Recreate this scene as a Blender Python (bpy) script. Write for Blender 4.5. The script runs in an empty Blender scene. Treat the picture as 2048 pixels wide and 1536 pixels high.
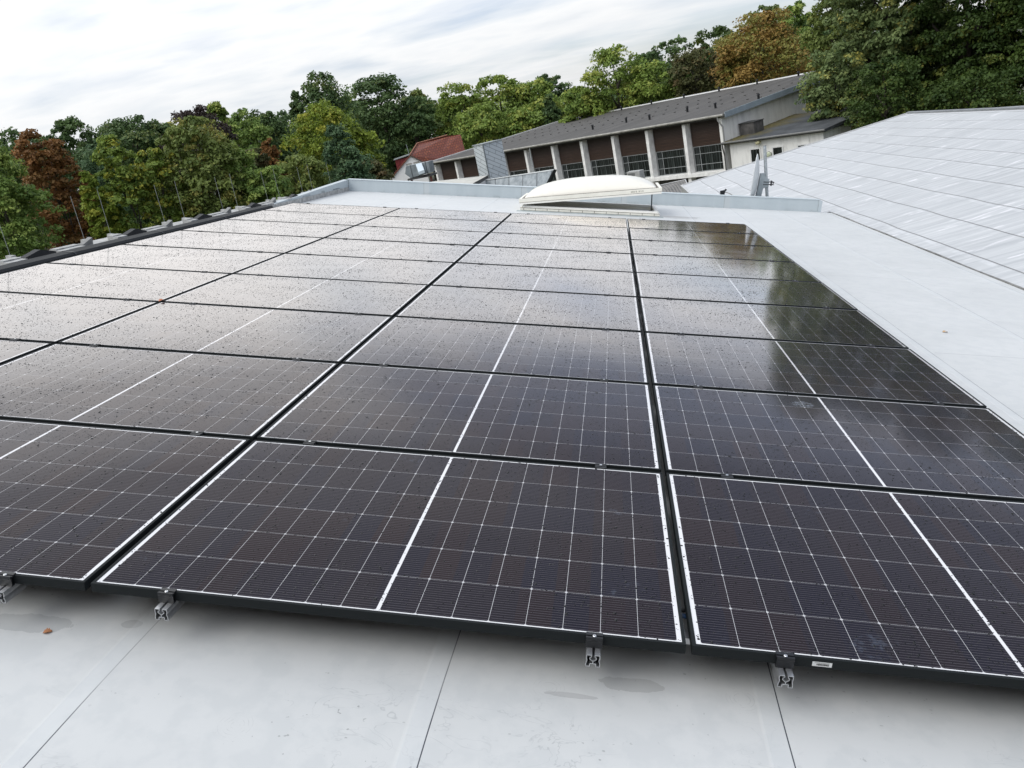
import bpy, bmesh, math, random
import numpy as np
from mathutils import Matrix, Vector
C = bpy.context.scene.collection
SC = bpy.context.scene
R = math.radians

# ------------------------------------------------------------------ camera
# roof frame: x across the slope (downhill to the right), y along the roof, z out of the
# panel plane; RB turns it into the level world frame (roof pitch about 13 degrees)
RB = Matrix(((0.9733855, 0.0, 0.2291738), (-0.0082571, 0.9993507, 0.0350709), (-0.2290250, -0.0360298, 0.9727535)))
RM = RB.to_4x4()
CAM = Vector((1.733958, -1.820796, 1.049641))
AX = Vector((0.97301803, 0.11544875, -0.19976861))      # right
AY = Vector((-0.14890316, -0.34717541, -0.92590339))    # down
AZ = Vector((-0.17624914, 0.93066687, -0.32061725))     # forward
F = 1555.7                                              # focal length for a 2048 px wide picture
cd = bpy.data.cameras.new('camera'); cam = bpy.data.objects.new('camera', cd); C.objects.link(cam)
cam.matrix_world = Matrix(((AX.x, -AY.x, -AZ.x, CAM.x), (AX.y, -AY.y, -AZ.y, CAM.y), (AX.z, -AY.z, -AZ.z, CAM.z), (0, 0, 0, 1)))
cd.sensor_width = 36.0; cd.lens = F / 2048 * 36.0; cd.clip_start = 0.05; cd.clip_end = 3000
SC.camera = cam

def at(u, v, d):
    """the world point seen at photo pixel (u, v), d metres ahead of the camera"""
    return CAM + (AX * ((u - 1024) / F) + AY * ((v - 768) / F) + AZ) * d

# ------------------------------------------------------------------ world, sun, exposure
SUN_EL, SUN_AZ = R(54), R(-140)          # high behind thin cloud, behind the camera on the left
w = bpy.data.worlds.new('World'); SC.world = w; w.use_nodes = True
nt = w.node_tree; nt.nodes.clear(); N = nt.nodes.new; LK = nt.links.new
def mnode(t, op, a, b=None, clamp=False):
    n = t.nodes.new('ShaderNodeMath'); n.operation = op; n.use_clamp = clamp
    for i, v in enumerate((a, b)):
        if v is None: continue
        if isinstance(v, (int, float)): n.inputs[i].default_value = v
        else: t.links.new(v, n.inputs[i])
    return n.outputs[0]
def ramp(t, src, stops):
    n = t.nodes.new('ShaderNodeValToRGB'); cr = n.color_ramp
    cr.elements[1].position = 1.0; cr.elements[0].position = stops[0][0]; cr.elements[1].position = stops[-1][0]
    for p, c in stops[1:-1]: cr.elements.new(p)
    for e, (p, c) in zip(cr.elements, stops):
        e.color = (c[0], c[1], c[2], 1) if not isinstance(c, (int, float)) else (c, c, c, 1)
    t.links.new(src, n.inputs[0]); return n.outputs[0]
def mix(t, fac, a, b, mode='MIX'):
    n = t.nodes.new('ShaderNodeMix'); n.data_type = 'RGBA'; n.blend_type = mode; n.clamp_factor = True
    for s, v in ((n.inputs[0], fac), (n.inputs[6], a), (n.inputs[7], b)):
        if isinstance(v, (int, float)): s.default_value = v
        elif isinstance(v, tuple): s.default_value = (v[0], v[1], v[2], 1)
        else: t.links.new(v, s)
    return n.outputs[2]
sky = N('ShaderNodeTexSky'); sky.sky_type = 'NISHITA'; sky.sun_disc = False
sky.sun_elevation = SUN_EL; sky.sun_rotation = SUN_AZ
tc = N('ShaderNodeTexCoord'); sp = N('ShaderNodeSeparateXYZ'); LK(tc.outputs['Generated'], sp.inputs[0])
zz = mnode(nt, 'MAXIMUM', sp.outputs[2], 0.0)
den = mnode(nt, 'ADD', zz, 0.13)
cx = mnode(nt, 'DIVIDE', sp.outputs[0], den); cy = mnode(nt, 'DIVIDE', sp.outputs[1], den)
cb = N('ShaderNodeCombineXYZ'); LK(cx, cb.inputs[0]); LK(cy, cb.inputs[1])
mp = N('ShaderNodeMapping'); mp.inputs['Rotation'].default_value = (0, 0, R(-24)); mp.inputs['Scale'].default_value = (0.75, 1.0, 1); LK(cb.outputs[0], mp.inputs[0])
n1 = N('ShaderNodeTexNoise'); n1.inputs['Scale'].default_value = 0.75; n1.inputs['Detail'].default_value = 7; n1.inputs['Roughness'].default_value = 0.52; n1.inputs['Distortion'].default_value = 0.35
LK(mp.outputs[0], n1.inputs[0])
n2 = N('ShaderNodeTexNoise'); n2.inputs['Scale'].default_value = 3.0; n2.inputs['Detail'].default_value = 6; n2.inputs['Roughness'].default_value = 0.5
LK(mp.outputs[0], n2.inputs[0])
mpb = N('ShaderNodeMapping'); mpb.inputs['Rotation'].default_value = (0, 0, R(-24)); mpb.inputs['Scale'].default_value = (0.60, 1.1, 1); mpb.inputs['Location'].default_value = (0.6, 0.35, 0); LK(cb.outputs[0], mpb.inputs[0])
n3 = N('ShaderNodeTexNoise'); n3.inputs['Scale'].default_value = 1.5; n3.inputs['Detail'].default_value = 5; n3.inputs['Roughness'].default_value = 0.48; n3.inputs['Distortion'].default_value = 0.4
LK(mpb.outputs[0], n3.inputs[0])
east = mnode(nt, 'MULTIPLY', mnode(nt, 'ADD', mnode(nt, 'MULTIPLY', sp.outputs[0], 1.6), 0.65), 0.17, True)     # thinner cloud toward the right
cover = ramp(nt, mnode(nt, 'SUBTRACT', mnode(nt, 'ADD', mnode(nt, 'MULTIPLY', n1.outputs[0], 0.45), mnode(nt, 'MULTIPLY', n3.outputs[0], 0.55)), east), [(0.30, 0.35), (0.37, 0.72), (0.47, 1.0)])
shade = ramp(nt, mnode(nt, 'ADD', mnode(nt, 'MULTIPLY', n1.outputs[0], 0.5), mnode(nt, 'MULTIPLY', n2.outputs[0], 0.5)), [(0.36, (7.3, 7.8, 8.4)), (0.45, (8.6, 8.9, 9.2)), (0.53, (9.4, 9.5, 9.6)), (0.62, (8.8, 9.0, 9.25)), (0.70, (8.1, 8.4, 8.75))])
lift = mnode(nt, 'ADD', mnode(nt, 'MULTIPLY', zz, 1.45), 0.90)       # an overcast sky is brighter overhead
cl = N('ShaderNodeVectorMath'); cl.operation = 'SCALE'; LK(shade, cl.inputs[0]); LK(lift, cl.inputs['Scale'])
blue = N('ShaderNodeVectorMath'); blue.operation = 'SCALE'; LK(sky.outputs[0], blue.inputs[0]); blue.inputs['Scale'].default_value = 1.25
tint = N('ShaderNodeVectorMath'); tint.operation = 'MULTIPLY'; LK(blue.outputs[0], tint.inputs[0]); tint.inputs[1].default_value = (0.98, 0.96, 1.10)
fin = mix(nt, cover, tint.outputs[0], cl.outputs[0])
bg = N('ShaderNodeBackground'); bg.inputs['Strength'].default_value = 0.1; LK(fin, bg.inputs[0])
wo = N('ShaderNodeOutputWorld'); LK(bg.outputs[0], wo.inputs[0])

sd = bpy.data.lights.new('sun', 'SUN'); sd.energy = 1.0; sd.angle = R(35); sd.color = (1.0, 0.97, 0.93)
so = bpy.data.objects.new('sun', sd); C.objects.link(so)
sdir = Vector((math.sin(SUN_AZ) * math.cos(SUN_EL), math.cos(SUN_AZ) * math.cos(SUN_EL), math.sin(SUN_EL)))
so.rotation_euler = sdir.to_track_quat('Z', 'Y').to_euler(); so.location = (0, 0, 60)
SC.view_settings.view_transform = 'Standard'; SC.view_settings.look = 'None'
SC.view_settings.exposure = 0.0; SC.view_settings.gamma = 1.0; SC.view_settings.use_curve_mapping = False
SC.cycles.max_bounces = 6; SC.cycles.diffuse_bounces = 3; SC.cycles.glossy_bounces = 3

# ------------------------------------------------------------------ helpers
def tag(o, label=None, cat=None, group=None, kind=None):
    if label: o['label'] = label
    if cat: o['category'] = cat
    if group: o['group'] = group
    if kind: o['kind'] = kind
    return o
def empty(name, mat, label, cat, group=None):
    o = bpy.data.objects.new(name, None); C.objects.link(o); o.empty_display_size = 0.2
    o.matrix_world = mat
    return tag(o, label, cat, group)
def roofm(x, y, z=0.0): return RM @ Matrix.Translation((x, y, z))
class MB:
    """collects shapes for one mesh"""
    def __init__(s): s.v = []; s.f = []; s.sm = []
    def poly(s, vs, fs, smooth=False):
        b = len(s.v); s.v += [tuple(p) for p in vs]; s.f += [tuple(b + i for i in f) for f in fs]; s.sm += [smooth] * len(fs); return s
    def box(s, x0, x1, y0, y1, z0, z1):
        vs = [(x, y, z) for z in (z0, z1) for y in (y0, y1) for x in (x0, x1)]
        return s.poly(vs, [(0, 2, 3, 1), (4, 5, 7, 6), (0, 1, 5, 4), (2, 6, 7, 3), (0, 4, 6, 2), (1, 3, 7, 5)])
    def quad(s, a, b, c, d): return s.poly((a, b, c, d), [(0, 1, 2, 3)])
    def prism(s, pts, ax, lo, hi):
        """closed outline in the two other axes, extruded along ax"""
        n = len(pts); mk = {'x': lambda p, h: (h, p[0], p[1]), 'y': lambda p, h: (p[0], h, p[1]), 'z': lambda p, h: (p[0], p[1], h)}[ax]
        vs = [mk(p, lo) for p in pts] + [mk(p, hi) for p in pts]
        fs = [tuple(range(n))[::-1], tuple(range(n, 2 * n))] + [(i, (i + 1) % n, n + (i + 1) % n, n + i) for i in range(n)]
        return s.poly(vs, fs)
    def tube(s, pts, r, seg=8, cap=True):
        pts = [Vector(p) for p in pts]; rs = r if isinstance(r, (list, tuple)) else [r] * len(pts)
        vs = []; fs = []
        for i, p in enumerate(pts):
            t = (pts[min(i + 1, len(pts) - 1)] - pts[max(i - 1, 0)]).normalized()
            a = t.orthogonal().normalized() if i == 0 else (a - t * a.dot(t)).normalized()
            b = t.cross(a)
            for k in range(seg):
                q = 2 * math.pi * k / seg; vs.append(p + (a * math.cos(q) + b * math.sin(q)) * rs[i])
        for i in range(len(pts) - 1):
            for k in range(seg):
                fs.append((i * seg + k, i * seg + (k + 1) % seg, (i + 1) * seg + (k + 1) % seg, (i + 1) * seg + k))
        s.poly(vs, fs, True)
        if cap:
            s.poly(vs[:seg], [tuple(range(seg))[::-1]]); s.poly(vs[-seg:], [tuple(range(seg))])
        return s
    def build(s, name, mat, parent=None, world=None, bevel=0.0):
        me = bpy.data.meshes.new(name); me.from_pydata(s.v, [], s.f); me.update()
        me.polygons.foreach_set('use_smooth', s.sm)
        bm = bmesh.new(); bm.from_mesh(me); bmesh.ops.recalc_face_normals(bm, faces=bm.faces)
        if bevel: bmesh.ops.bevel(bm, geom=[e for e in bm.edges if e.is_manifold and e.calc_face_angle(0) > 0.5], offset=bevel, segments=2, affect='EDGES', profile=0.6)
        bm.to_mesh(me); bm.free()
        if mat: me.materials.append(mat)
        o = bpy.data.objects.new(name, me); C.objects.link(o)
        if parent: o.parent = parent
        if world is not None: o.matrix_world = world
        return o
def copy_tree(o, parent=None):
    c = o.copy(); C.objects.link(c)
    if parent: c.parent = parent
    for ch in [k for k in SC.objects if k.parent == o]: copy_tree(ch, c)
    return c

# ------------------------------------------------------------------ materials
class Mat:
    def __init__(s, name, col=(0.5, 0.5, 0.5), rough=0.6, metal=0.0, ior=1.45):
        s.m = bpy.data.materials.new(name); s.m.use_nodes = True; s.t = s.m.node_tree
        s.b = s.t.nodes['Principled BSDF']; s.set(col, rough, metal); s.b.inputs['IOR'].default_value = ior
        s._c = {}
    def set(s, col=None, rough=None, metal=None):
        for k, v in (('Base Color', col), ('Roughness', rough), ('Metallic', metal)):
            if v is None: continue
            i = s.b.inputs[k]
            if isinstance(v, tuple): i.default_value = (*v, 1)
            elif isinstance(v, (int, float)): i.default_value = v
            else: s.t.links.new(v, i)
        return s
    def coord(s, kind='Object'):
        if kind not in s._c:
            n = s.t.nodes.new('ShaderNodeTexCoord'); s._c[kind] = n.outputs[kind]
        return s._c[kind]
    def xyz(s):
        if 'xyz' not in s._c:
            n = s.t.nodes.new('ShaderNodeSeparateXYZ'); s.t.links.new(s.coord(), n.inputs[0]); s._c['xyz'] = n.outputs
        return s._c['xyz']
    def map(s, scale=(1, 1, 1), rot=(0, 0, 0), loc=(0, 0, 0)):
        n = s.t.nodes.new('ShaderNodeMapping'); s.t.links.new(s.coord(), n.inputs[0])
        n.inputs['Scale'].default_value = scale; n.inputs['Rotation'].default_value = rot; n.inputs['Location'].default_value = loc
        return n.outputs[0]
    def noise(s, scale, detail=4, rough=0.55, vec=None, dist=0.0):
        n = s.t.nodes.new('ShaderNodeTexNoise'); s.t.links.new(vec if vec is not None else s.coord(), n.inputs[0])
        n.inputs['Scale'].default_value = scale; n.inputs['Detail'].default_value = detail; n.inputs['Roughness'].default_value = rough; n.inputs['Distortion'].default_value = dist
        return n.outputs[0]
    def math(s, op, a, b=None, clamp=False): return mnode(s.t, op, a, b, clamp)
    def ramp(s, src, stops): return ramp(s.t, src, stops)
    def mix(s, f, a, b, mode='MIX'): return mix(s.t, f, a, b, mode)
    def bump(s, h, strength=0.3, dist=0.01):
        n = s.t.nodes.new('ShaderNodeBump'); n.inputs['Strength'].default_value = strength; n.inputs['Distance'].default_value = dist
        s.t.links.new(h, n.inputs['Height']); s.t.links.new(n.outputs[0], s.b.inputs['Normal']); return s
    def mottled(s, c0, c1, scale, detail=5, lo=0.35, hi=0.65, vec=None):
        s.set(s.ramp(s.noise(scale, detail, vec=vec), [(lo, c0), (hi, c1)])); return s
    def spec(s, v): s.b.inputs['Specular IOR Level'].default_value = v; return s
def plain(name, col, rough=0.6, metal=0.0, var=0.12, scale=8.0):
    m = Mat(name, col, rough, metal)
    m.mottled(tuple(c * (1 - var) for c in col), tuple(min(1, c * (1 + var)) for c in col), scale); return m

def less(m, a, b): return m.math('LESS_THAN', a, b)
def line(m, src, pos, half):       # 1 where |src - pos| < half
    return less(m, m.math('ABSOLUTE', m.math('SUBTRACT', src, pos)), half)

# membrane of the roof the panels stand on (object coordinates = roof frame)
SEAMS = 0.908
def membrane():
    m = Mat('roof_membrane', rough=0.5, ior=1.5); m.b.inputs['Sheen Weight'].default_value = 0.25; m.b.inputs['Sheen Roughness'].default_value = 0.4; x, y, z = m.xyz()
    big = m.noise(0.8, 5); fine = m.noise(9, 6, 0.6)
    base = m.mix(m.ramp(big, [(0.35, 0.0), (0.68, 1.0)]), (0.578, 0.590, 0.580), (0.622, 0.632, 0.622))
    base = m.mix(m.math('MULTIPLY', m.ramp(fine, [(0.42, 1.0), (0.54, 0.0)]), 0.18), base, (0.42, 0.45, 0.46))
    # thin scuffs and scrapes
    sc = m.noise(5.5, 3, 0.5, vec=m.map((1, 1.6, 1), (0, 0, 0.6)), dist=1.8)
    scl = m.math('MULTIPLY', m.ramp(m.math('ABSOLUTE', m.math('SUBTRACT', sc, 0.5)), [(0.0, 1.0), (0.010, 0.0)]), m.ramp(m.noise(2.1, 4, vec=m.map(loc=(3, 1, 0))), [(0.54, 0.0), (0.66, 1.0)]))
    base = m.mix(m.math('MULTIPLY', scl, 0.42), base, (0.25, 0.27, 0.28))
    spk = m.noise(55, 2, 0.5); spm = m.math('MULTIPLY', m.ramp(spk, [(0.715, 0.0), (0.735, 1.0)]), m.ramp(m.noise(1.7, 3, vec=m.map(loc=(7, 2, 0))), [(0.5, 0.0), (0.62, 1.0)]))
    base = m.mix(m.math('MULTIPLY', spm, 0.55), base, (0.16, 0.17, 0.17))
    # dirt film: long faint runs down the slope and pale-grey clouds
    run = m.noise(1.0, 6, 0.6, vec=m.map((0.35, 6.0, 1), loc=(1, 4, 0)))
    base = m.mix(m.math('MULTIPLY', m.ramp(run, [(0.50, 0.0), (0.72, 1.0)]), 0.07), base, (0.40, 0.41, 0.40))
    cld = m.noise(2.6, 7, 0.68, vec=m.map((1, 0.8, 1), loc=(9, 3, 0)), dist=0.8)
    base = m.mix(m.math('MULTIPLY', m.ramp(cld, [(0.52, 0.0), (0.66, 1.0)]), 0.05), base, (0.40, 0.415, 0.415))
    # damp patches: centre, half axes
    wob = m.math('MULTIPLY', m.math('SUBTRACT', m.noise(17, 6, 0.62), 0.5), 2.1)
    for (px, py, ax, ay, c, k) in ((-0.165, -0.066, 0.135, 0.042, (0.36, 0.375, 0.375), 0.55), (1.622, -0.046, 0.09, 0.030, (0.37, 0.375, 0.365), 0.6),
                                   (1.455, -0.115, 0.075, 0.010, (0.36, 0.36, 0.36), 0.6), (0.13, -0.02, 0.03, 0.02, (0.33, 0.34, 0.34), 0.5),
                                   (2.72, 11.93, 0.30, 0.16, (0.30, 0.29, 0.27), 0.55), (2.62, 12.06, 0.5, 0.10, (0.20, 0.19, 0.18), 0.6), (3.2, 11.9, 0.8, 0.03, (0.42, 0.42, 0.42), 0.5)):
        dx = m.math('DIVIDE', m.math('SUBTRACT', x, px), ax); dy = m.math('DIVIDE', m.math('SUBTRACT', y, py), ay)
        r = m.math('ADD', m.math('ADD', m.math('MULTIPLY', dx, dx), m.math('MULTIPLY', dy, dy)), wob)
        base = m.mix(m.math('MULTIPLY', m.ramp(r, [(0.2, 0.72), (0.90, 0.85), (0.95, 1.0), (1.0, 0.0)]), k), base, c)
    # faint boot prints: arcs of a tread
    for (px, py) in ((1.395, -0.095), (1.92, -0.055), (0.62, -0.36), (2.35, -0.25)):
        dx = m.math('SUBTRACT', x, px); dy = m.math('SUBTRACT', y, py)
        rr = m.math('SQRT', m.math('ADD', m.math('MULTIPLY', dx, dx), m.math('MULTIPLY', dy, dy)))
        ring = m.ramp(m.math('FRACT', m.math('MULTIPLY', rr, 95)), [(0.0, 1.0), (0.22, 0.0)])
        ring = m.math('MULTIPLY', ring, m.ramp(rr, [(0.030, 1.0), (0.058, 0.0)]))
        ring = m.math('MULTIPLY', ring, m.ramp(m.noise(45, 2), [(0.45, 0.0), (0.6, 1.0)]))
        base = m.mix(m.math('MULTIPLY', ring, 0.40), base, (0.28, 0.29, 0.29))
    # welded seams every 0.91 m: dark open joint beside a smooth paler strip
    wy = m.math('MULTIPLY', m.math('SUBTRACT', m.noise(0.9, 2, vec=m.map((0.05, 1, 1))), 0.5), 0.03)
    q = m.math('FRACT', m.math('DIVIDE', m.math('ADD', m.math('SUBTRACT', x, 0.2 - 20 * SEAMS), wy), SEAMS))
    strip = m.ramp(q, [(0.0, 0.0), (0.935, 0.0), (0.945, 1.0), (0.995, 1.0)])
    base = m.mix(m.math('MULTIPLY', strip, 0.25), base, (0.63, 0.66, 0.67))
    crack = less(m, q, 0.0036)
    vis = m.ramp(m.noise(1.1, 3, vec=m.map((0.3, 1, 1), loc=(0, 5, 0))), [(0.38, 0.35), (0.5, 1.0)])
    base = m.mix(m.math('MULTIPLY', crack, vis), base, (0.05, 0.055, 0.07))
    # end laps across the sheets on the free strip
    for (yy, xa, xb) in ((3.83, 3.86, 5.6), (6.9, 3.9, 4.75), (-2.4, -1.6, 0.2)):
        k = m.math('MULTIPLY', line(m, y, yy, 0.006), m.math('MULTIPLY', m.math('GREATER_THAN', x, xa), less(m, x, xb)))
        base = m.mix(m.math('MULTIPLY', k, 0.5), base, (0.3, 0.31, 0.32))
    m.set(base, m.ramp(m.noise(3.0, 4), [(0.3, 0.42), (0.7, 0.58)]))
    m.bump(m.math('ADD', m.math('MULTIPLY', strip, 0.5), m.math('MULTIPLY', m.noise(2.0, 3), 0.6)), 0.35, 0.01)
    return m.m
M_MEMB = membrane()

def main_membrane():      # object coordinates: x up the slope, y along the valley
    m = Mat('weathered_roof_membrane', rough=0.55); x, y, z = m.xyz()
    st = m.noise(1.0, 6, 0.62, vec=m.map((0.55, 9.0, 1), (0, 0, R(-7))))
    big = m.noise(0.5, 4)
    base = m.mix(m.ramp(st, [(0.36, 0.0), (0.64, 1.0)]), (0.405, 0.420, 0.430), (0.565, 0.576, 0.582))
    base = m.mix(m.math('MULTIPLY', m.ramp(big, [(0.4, 0.0), (0.65, 1.0)]), 0.35), base, (0.50, 0.515, 0.523))
    wn = m.noise(1.3, 5, 0.6, vec=m.map((0.9, 2.8, 1), loc=(2, 3, 0)), dist=0.6)
    base = m.mix(m.math('MULTIPLY', m.ramp(wn, [(0.59, 0.0), (0.67, 1.0)]), 0.75), base, (0.76, 0.75, 0.77))
    w2 = m.math('MULTIPLY', m.ramp(m.noise(0.9, 6, 0.65, vec=m.map((1.2, 1.1, 1), loc=(5, 1, 0))), [(0.46, 0.0), (0.56, 1.0)]), m.ramp(x, [(0.0, 1.0), (1.0, 0.0)]))
    wy = m.math('MULTIPLY', m.math('SUBTRACT', m.noise(0.35, 2, vec=m.map((0.1, 1, 1))), 0.5), 0.10)
    q = m.math('FRACT', m.math('DIVIDE', m.math('ADD', m.math('ADD', x, 20 * 0.655 - 0.235), wy), 0.655))
    strip = m.ramp(q, [(0.0, 0.0), (0.86, 0.0), (0.9, 1.0)])
    base = m.mix(m.math('MULTIPLY', strip, m.math('MULTIPLY', m.ramp(m.noise(1.6, 5, 0.7), [(0.47, 0.0), (0.6, 1.0)]), 0.35)), base, (0.72, 0.73, 0.75))
    base = m.mix(m.math('MULTIPLY', less(m, q, 0.026), 0.85), base, (0.12, 0.118, 0.115))
    for yy, xa, xb in ((9.6, 1.5, 2.2), (15.4, 0.2, 3.4), (21.0, -1.0, 4.8), (12.4, 2.8, 6.4)):
        k = m.math('MULTIPLY', line(m, y, yy, 0.02), m.math('MULTIPLY', m.math('GREATER_THAN', x, xa), less(m, x, xb)))
        base = m.mix(m.math('MULTIPLY', k, 0.35), base, (0.3, 0.3, 0.32))
    cbb = m.t.nodes.new('ShaderNodeCombineXYZ'); m.t.links.new(y, cbb.inputs[0]); m.t.links.new(m.math('ADD', m.math('SUBTRACT', x, 0.235), wy), cbb.inputs[1])
    bk = m.t.nodes.new('ShaderNodeTexBrick'); m.t.links.new(cbb.outputs[0], bk.inputs[0]); bk.offset = 0.37
    for k_, v_ in (('Scale', 1.0), ('Mortar Size', 0.010), ('Brick Width', 4.3), ('Row Height', 0.655)): bk.inputs[k_].default_value = v_
    base = m.mix(m.math('MULTIPLY', bk.outputs['Fac'], 0.38), base, (0.20, 0.20, 0.20))
    cp = m.noise(0.8, 7, 0.7, vec=m.map((1.0, 1.6, 1), loc=(4, 8, 0)), dist=1.2)
    base = m.mix(m.math('MULTIPLY', m.ramp(cp, [(0.50, 0.0), (0.66, 1.0)]), 0.22), base, (0.33, 0.34, 0.345))
    m.set(base, m.ramp(st, [(0.3, 0.45), (0.7, 0.62)]))
    m.bump(m.math('ADD', st, m.math('MULTIPLY', strip, 0.6)), 0.15, 0.008)
    return m.m
M_MAIN = main_membrane()

def glass_cells():
    PW, PH = 1.762, 1.134
    m = Mat('solar_glass', rough=0.085, ior=1.285); x, y, z = m.xyz()
    ax = m.math('ABSOLUTE', m.math('SUBTRACT', x, PW / 2))
    u = m.math('SUBTRACT', ax, 0.00525)
    cu = m.math('DIVIDE', u, 0.1065); cv = m.math('DIVIDE', m.math('SUBTRACT', y, 0.0165), 0.1835)
    fu = m.math('ABSOLUTE', m.math('SUBTRACT', m.math('FRACT', m.math('ADD', cu, 0.5)), 0.5))     # 0 on a gap
    fv = m.math('ABSOLUTE', m.math('SUBTRACT', m.math('FRACT', m.math('ADD', cv, 0.5)), 0.5))
    du = m.math('MULTIPLY', fu, 0.1065); dv = m.math('MULTIPLY', fv, 0.1835)
    gap = m.math('MAXIMUM', less(m, du, 0.00065), less(m, dv, 0.0005))
    gap = m.math('MAXIMUM', gap, less(m, m.math('ADD', du, dv), 0.0055))
    out = m.math('MAXIMUM', less(m, cu, 0.0), m.math('GREATER_THAN', cu, 8.0))
    out = m.math('MAXIMUM', out, m.math('MAXIMUM', less(m, cv, 0.0), m.math('GREATER_THAN', cv, 6.0)))
    white = m.math('MAXIMUM', gap, out)
    # busbars: sixteen fine wires per cell, along the panel
    fb = m.math('ABSOLUTE', m.math('SUBTRACT', m.math('FRACT', m.math('MULTIPLY', cv, 16)), 0.5))
    bus = less(m, fb, 0.062)
    # cells differ slightly: bluish, violet, brownish
    oi = m.t.nodes.new('ShaderNodeObjectInfo')
    sx = m.math('FLOOR', m.math('DIVIDE', m.math('ADD', x, 0.0), 0.1065)); sy = m.math('FLOOR', cv)
    cbn = m.t.nodes.new('ShaderNodeCombineXYZ'); m.t.links.new(sx, cbn.inputs[0]); m.t.links.new(sy, cbn.inputs[1]); m.t.links.new(m.math('MULTIPLY', oi.outputs['Random'], 91.0), cbn.inputs[2])
    wn = m.t.nodes.new('ShaderNodeTexWhiteNoise'); m.t.links.new(cbn.outputs[0], wn.inputs[0])
    tone = m.math('ADD', m.math('MULTIPLY', wn.outputs[0], 0.65), m.math('MULTIPLY', m.noise(1.6, 3, vec=cbn.outputs[0]), 0.35))
    cell = m.ramp(tone, [(0.12, (0.0160, 0.0170, 0.0275)), (0.5, (0.0205, 0.0185, 0.0240)), (0.88, (0.0260, 0.0190, 0.0215))])
    col = m.mix(bus, cell, (0.110, 0.102, 0.115))
    col = m.mix(gap, col, (0.56, 0.56, 0.57)); col = m.mix(out, col, (0.76, 0.76, 0.77))
    # dried bluish smears
    sm = m.noise(7.0, 5, 0.6, vec=m.map(loc=(4, 9, 0)))
    cb2 = m.t.nodes.new('ShaderNodeCombineXYZ'); m.t.links.new(m.math('MULTIPLY', oi.outputs['Random'], 40.0), cb2.inputs[2])
    ad = m.t.nodes.new('ShaderNodeVectorMath'); ad.operation = 'ADD'; m.t.links.new(m.coord(), ad.inputs[0]); m.t.links.new(cb2.outputs[0], ad.inputs[1])
    sm = m.math('MULTIPLY', m.ramp(m.noise(5.0, 3, 0.55, vec=ad.outputs[0]), [(0.68, 0.0), (0.74, 1.0)]), m.ramp(m.noise(46.0, 3, 0.6, vec=ad.outputs[0]), [(0.5, 0.0), (0.62, 1.0)]))
    col = m.mix(m.math('MULTIPLY', sm, 0.13), col, (0.22, 0.27, 0.36))
    m.set(col)
    film = m.noise(3.2, 4, 0.55, vec=ad.outputs[0])
    # coated front glass: hardly any mirror image from above, a strong one at a grazing look
    lw = m.t.nodes.new('ShaderNodeLayerWeight'); lw.inputs['Blend'].default_value = 0.5
    fr = m.ramp(lw.outputs['Facing'], [(0.30, 0.003), (0.50, 0.012), (0.60, 0.042), (0.70, 0.19), (0.77, 0.52), (0.85, 0.78), (0.92, 0.90), (1.0, 1.0)])
    gl = m.t.nodes.new('ShaderNodeBsdfGlossy'); gl.inputs['Color'].default_value = (1.0, 0.955, 0.925, 1)
    m.t.links.new(m.ramp(film, [(0.35, 0.07), (0.7, 0.105)]), gl.inputs['Roughness'])
    m.b.inputs['Specular IOR Level'].default_value = 0.0; m.set(rough=0.5)
    m.b.inputs['Sheen Weight'].default_value = 0.09; m.b.inputs['Sheen Roughness'].default_value = 0.35; m.b.inputs['Sheen Tint'].default_value = (1.0, 0.96, 0.93, 1)      # damp dust film
    mx = m.t.nodes.new('ShaderNodeMixShader'); m.t.links.new(fr, mx.inputs[0]); m.t.links.new(m.b.outputs[0], mx.inputs[1]); m.t.links.new(gl.outputs[0], mx.inputs[2])
    m.t.links.new(mx.outputs[0], m.t.nodes['Material Output'].inputs[0])
    return m
_g = glass_cells(); M_GLASS = _g.m
def smudged():
    """the same glass with one greyish hand smear on it"""
    mm = M_GLASS.copy(); mm.name = 'solar_glass_smeared'; m = Mat.__new__(Mat); m.m = mm; m.t = mm.node_tree; m._c = {}
    m.b = m.t.nodes['Principled BSDF']; x, y, z = m.xyz()
    old = m.b.inputs['Base Color'].links[0].from_socket
    dx = m.math('DIVIDE', m.math('SUBTRACT', x, 0.772), 0.062); dy = m.math('DIVIDE', m.math('SUBTRACT', y, 0.985), 0.052)
    r = m.math('ADD', m.math('MULTIPLY', dx, dx), m.math('MULTIPLY', dy, dy))
    k = m.math('MULTIPLY', m.ramp(r, [(0.55, 1.0), (1.0, 0.0)]), m.ramp(m.noise(60, 3, 0.6), [(0.42, 0.0), (0.6, 1.0)]))
    m.set(m.mix(m.math('MULTIPLY', k, 0.55), old, (0.30, 0.33, 0.38)))
    return mm
M_GLASS_S = smudged()
M_FRAME = Mat('black_anodised_frame', (0.016, 0.019, 0.020), 0.6, 0.0).spec(0.12).m
M_DROP = Mat('rain_water', (0.006, 0.007, 0.008), 0.03, ior=1.33).m
M_ALU = plain('mill_aluminium', (0.62, 0.63, 0.64), 0.38, 0.9, 0.08, 60).m
M_BLACK = Mat('black_clamp', (0.010, 0.011, 0.013), 0.35).m
M_BOLT = Mat('stainless_bolt', (0.72, 0.73, 0.74), 0.28, 0.9).m
M_DARKIN = Mat('dark_inside', (0.012, 0.012, 0.012), 0.8).m
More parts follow.
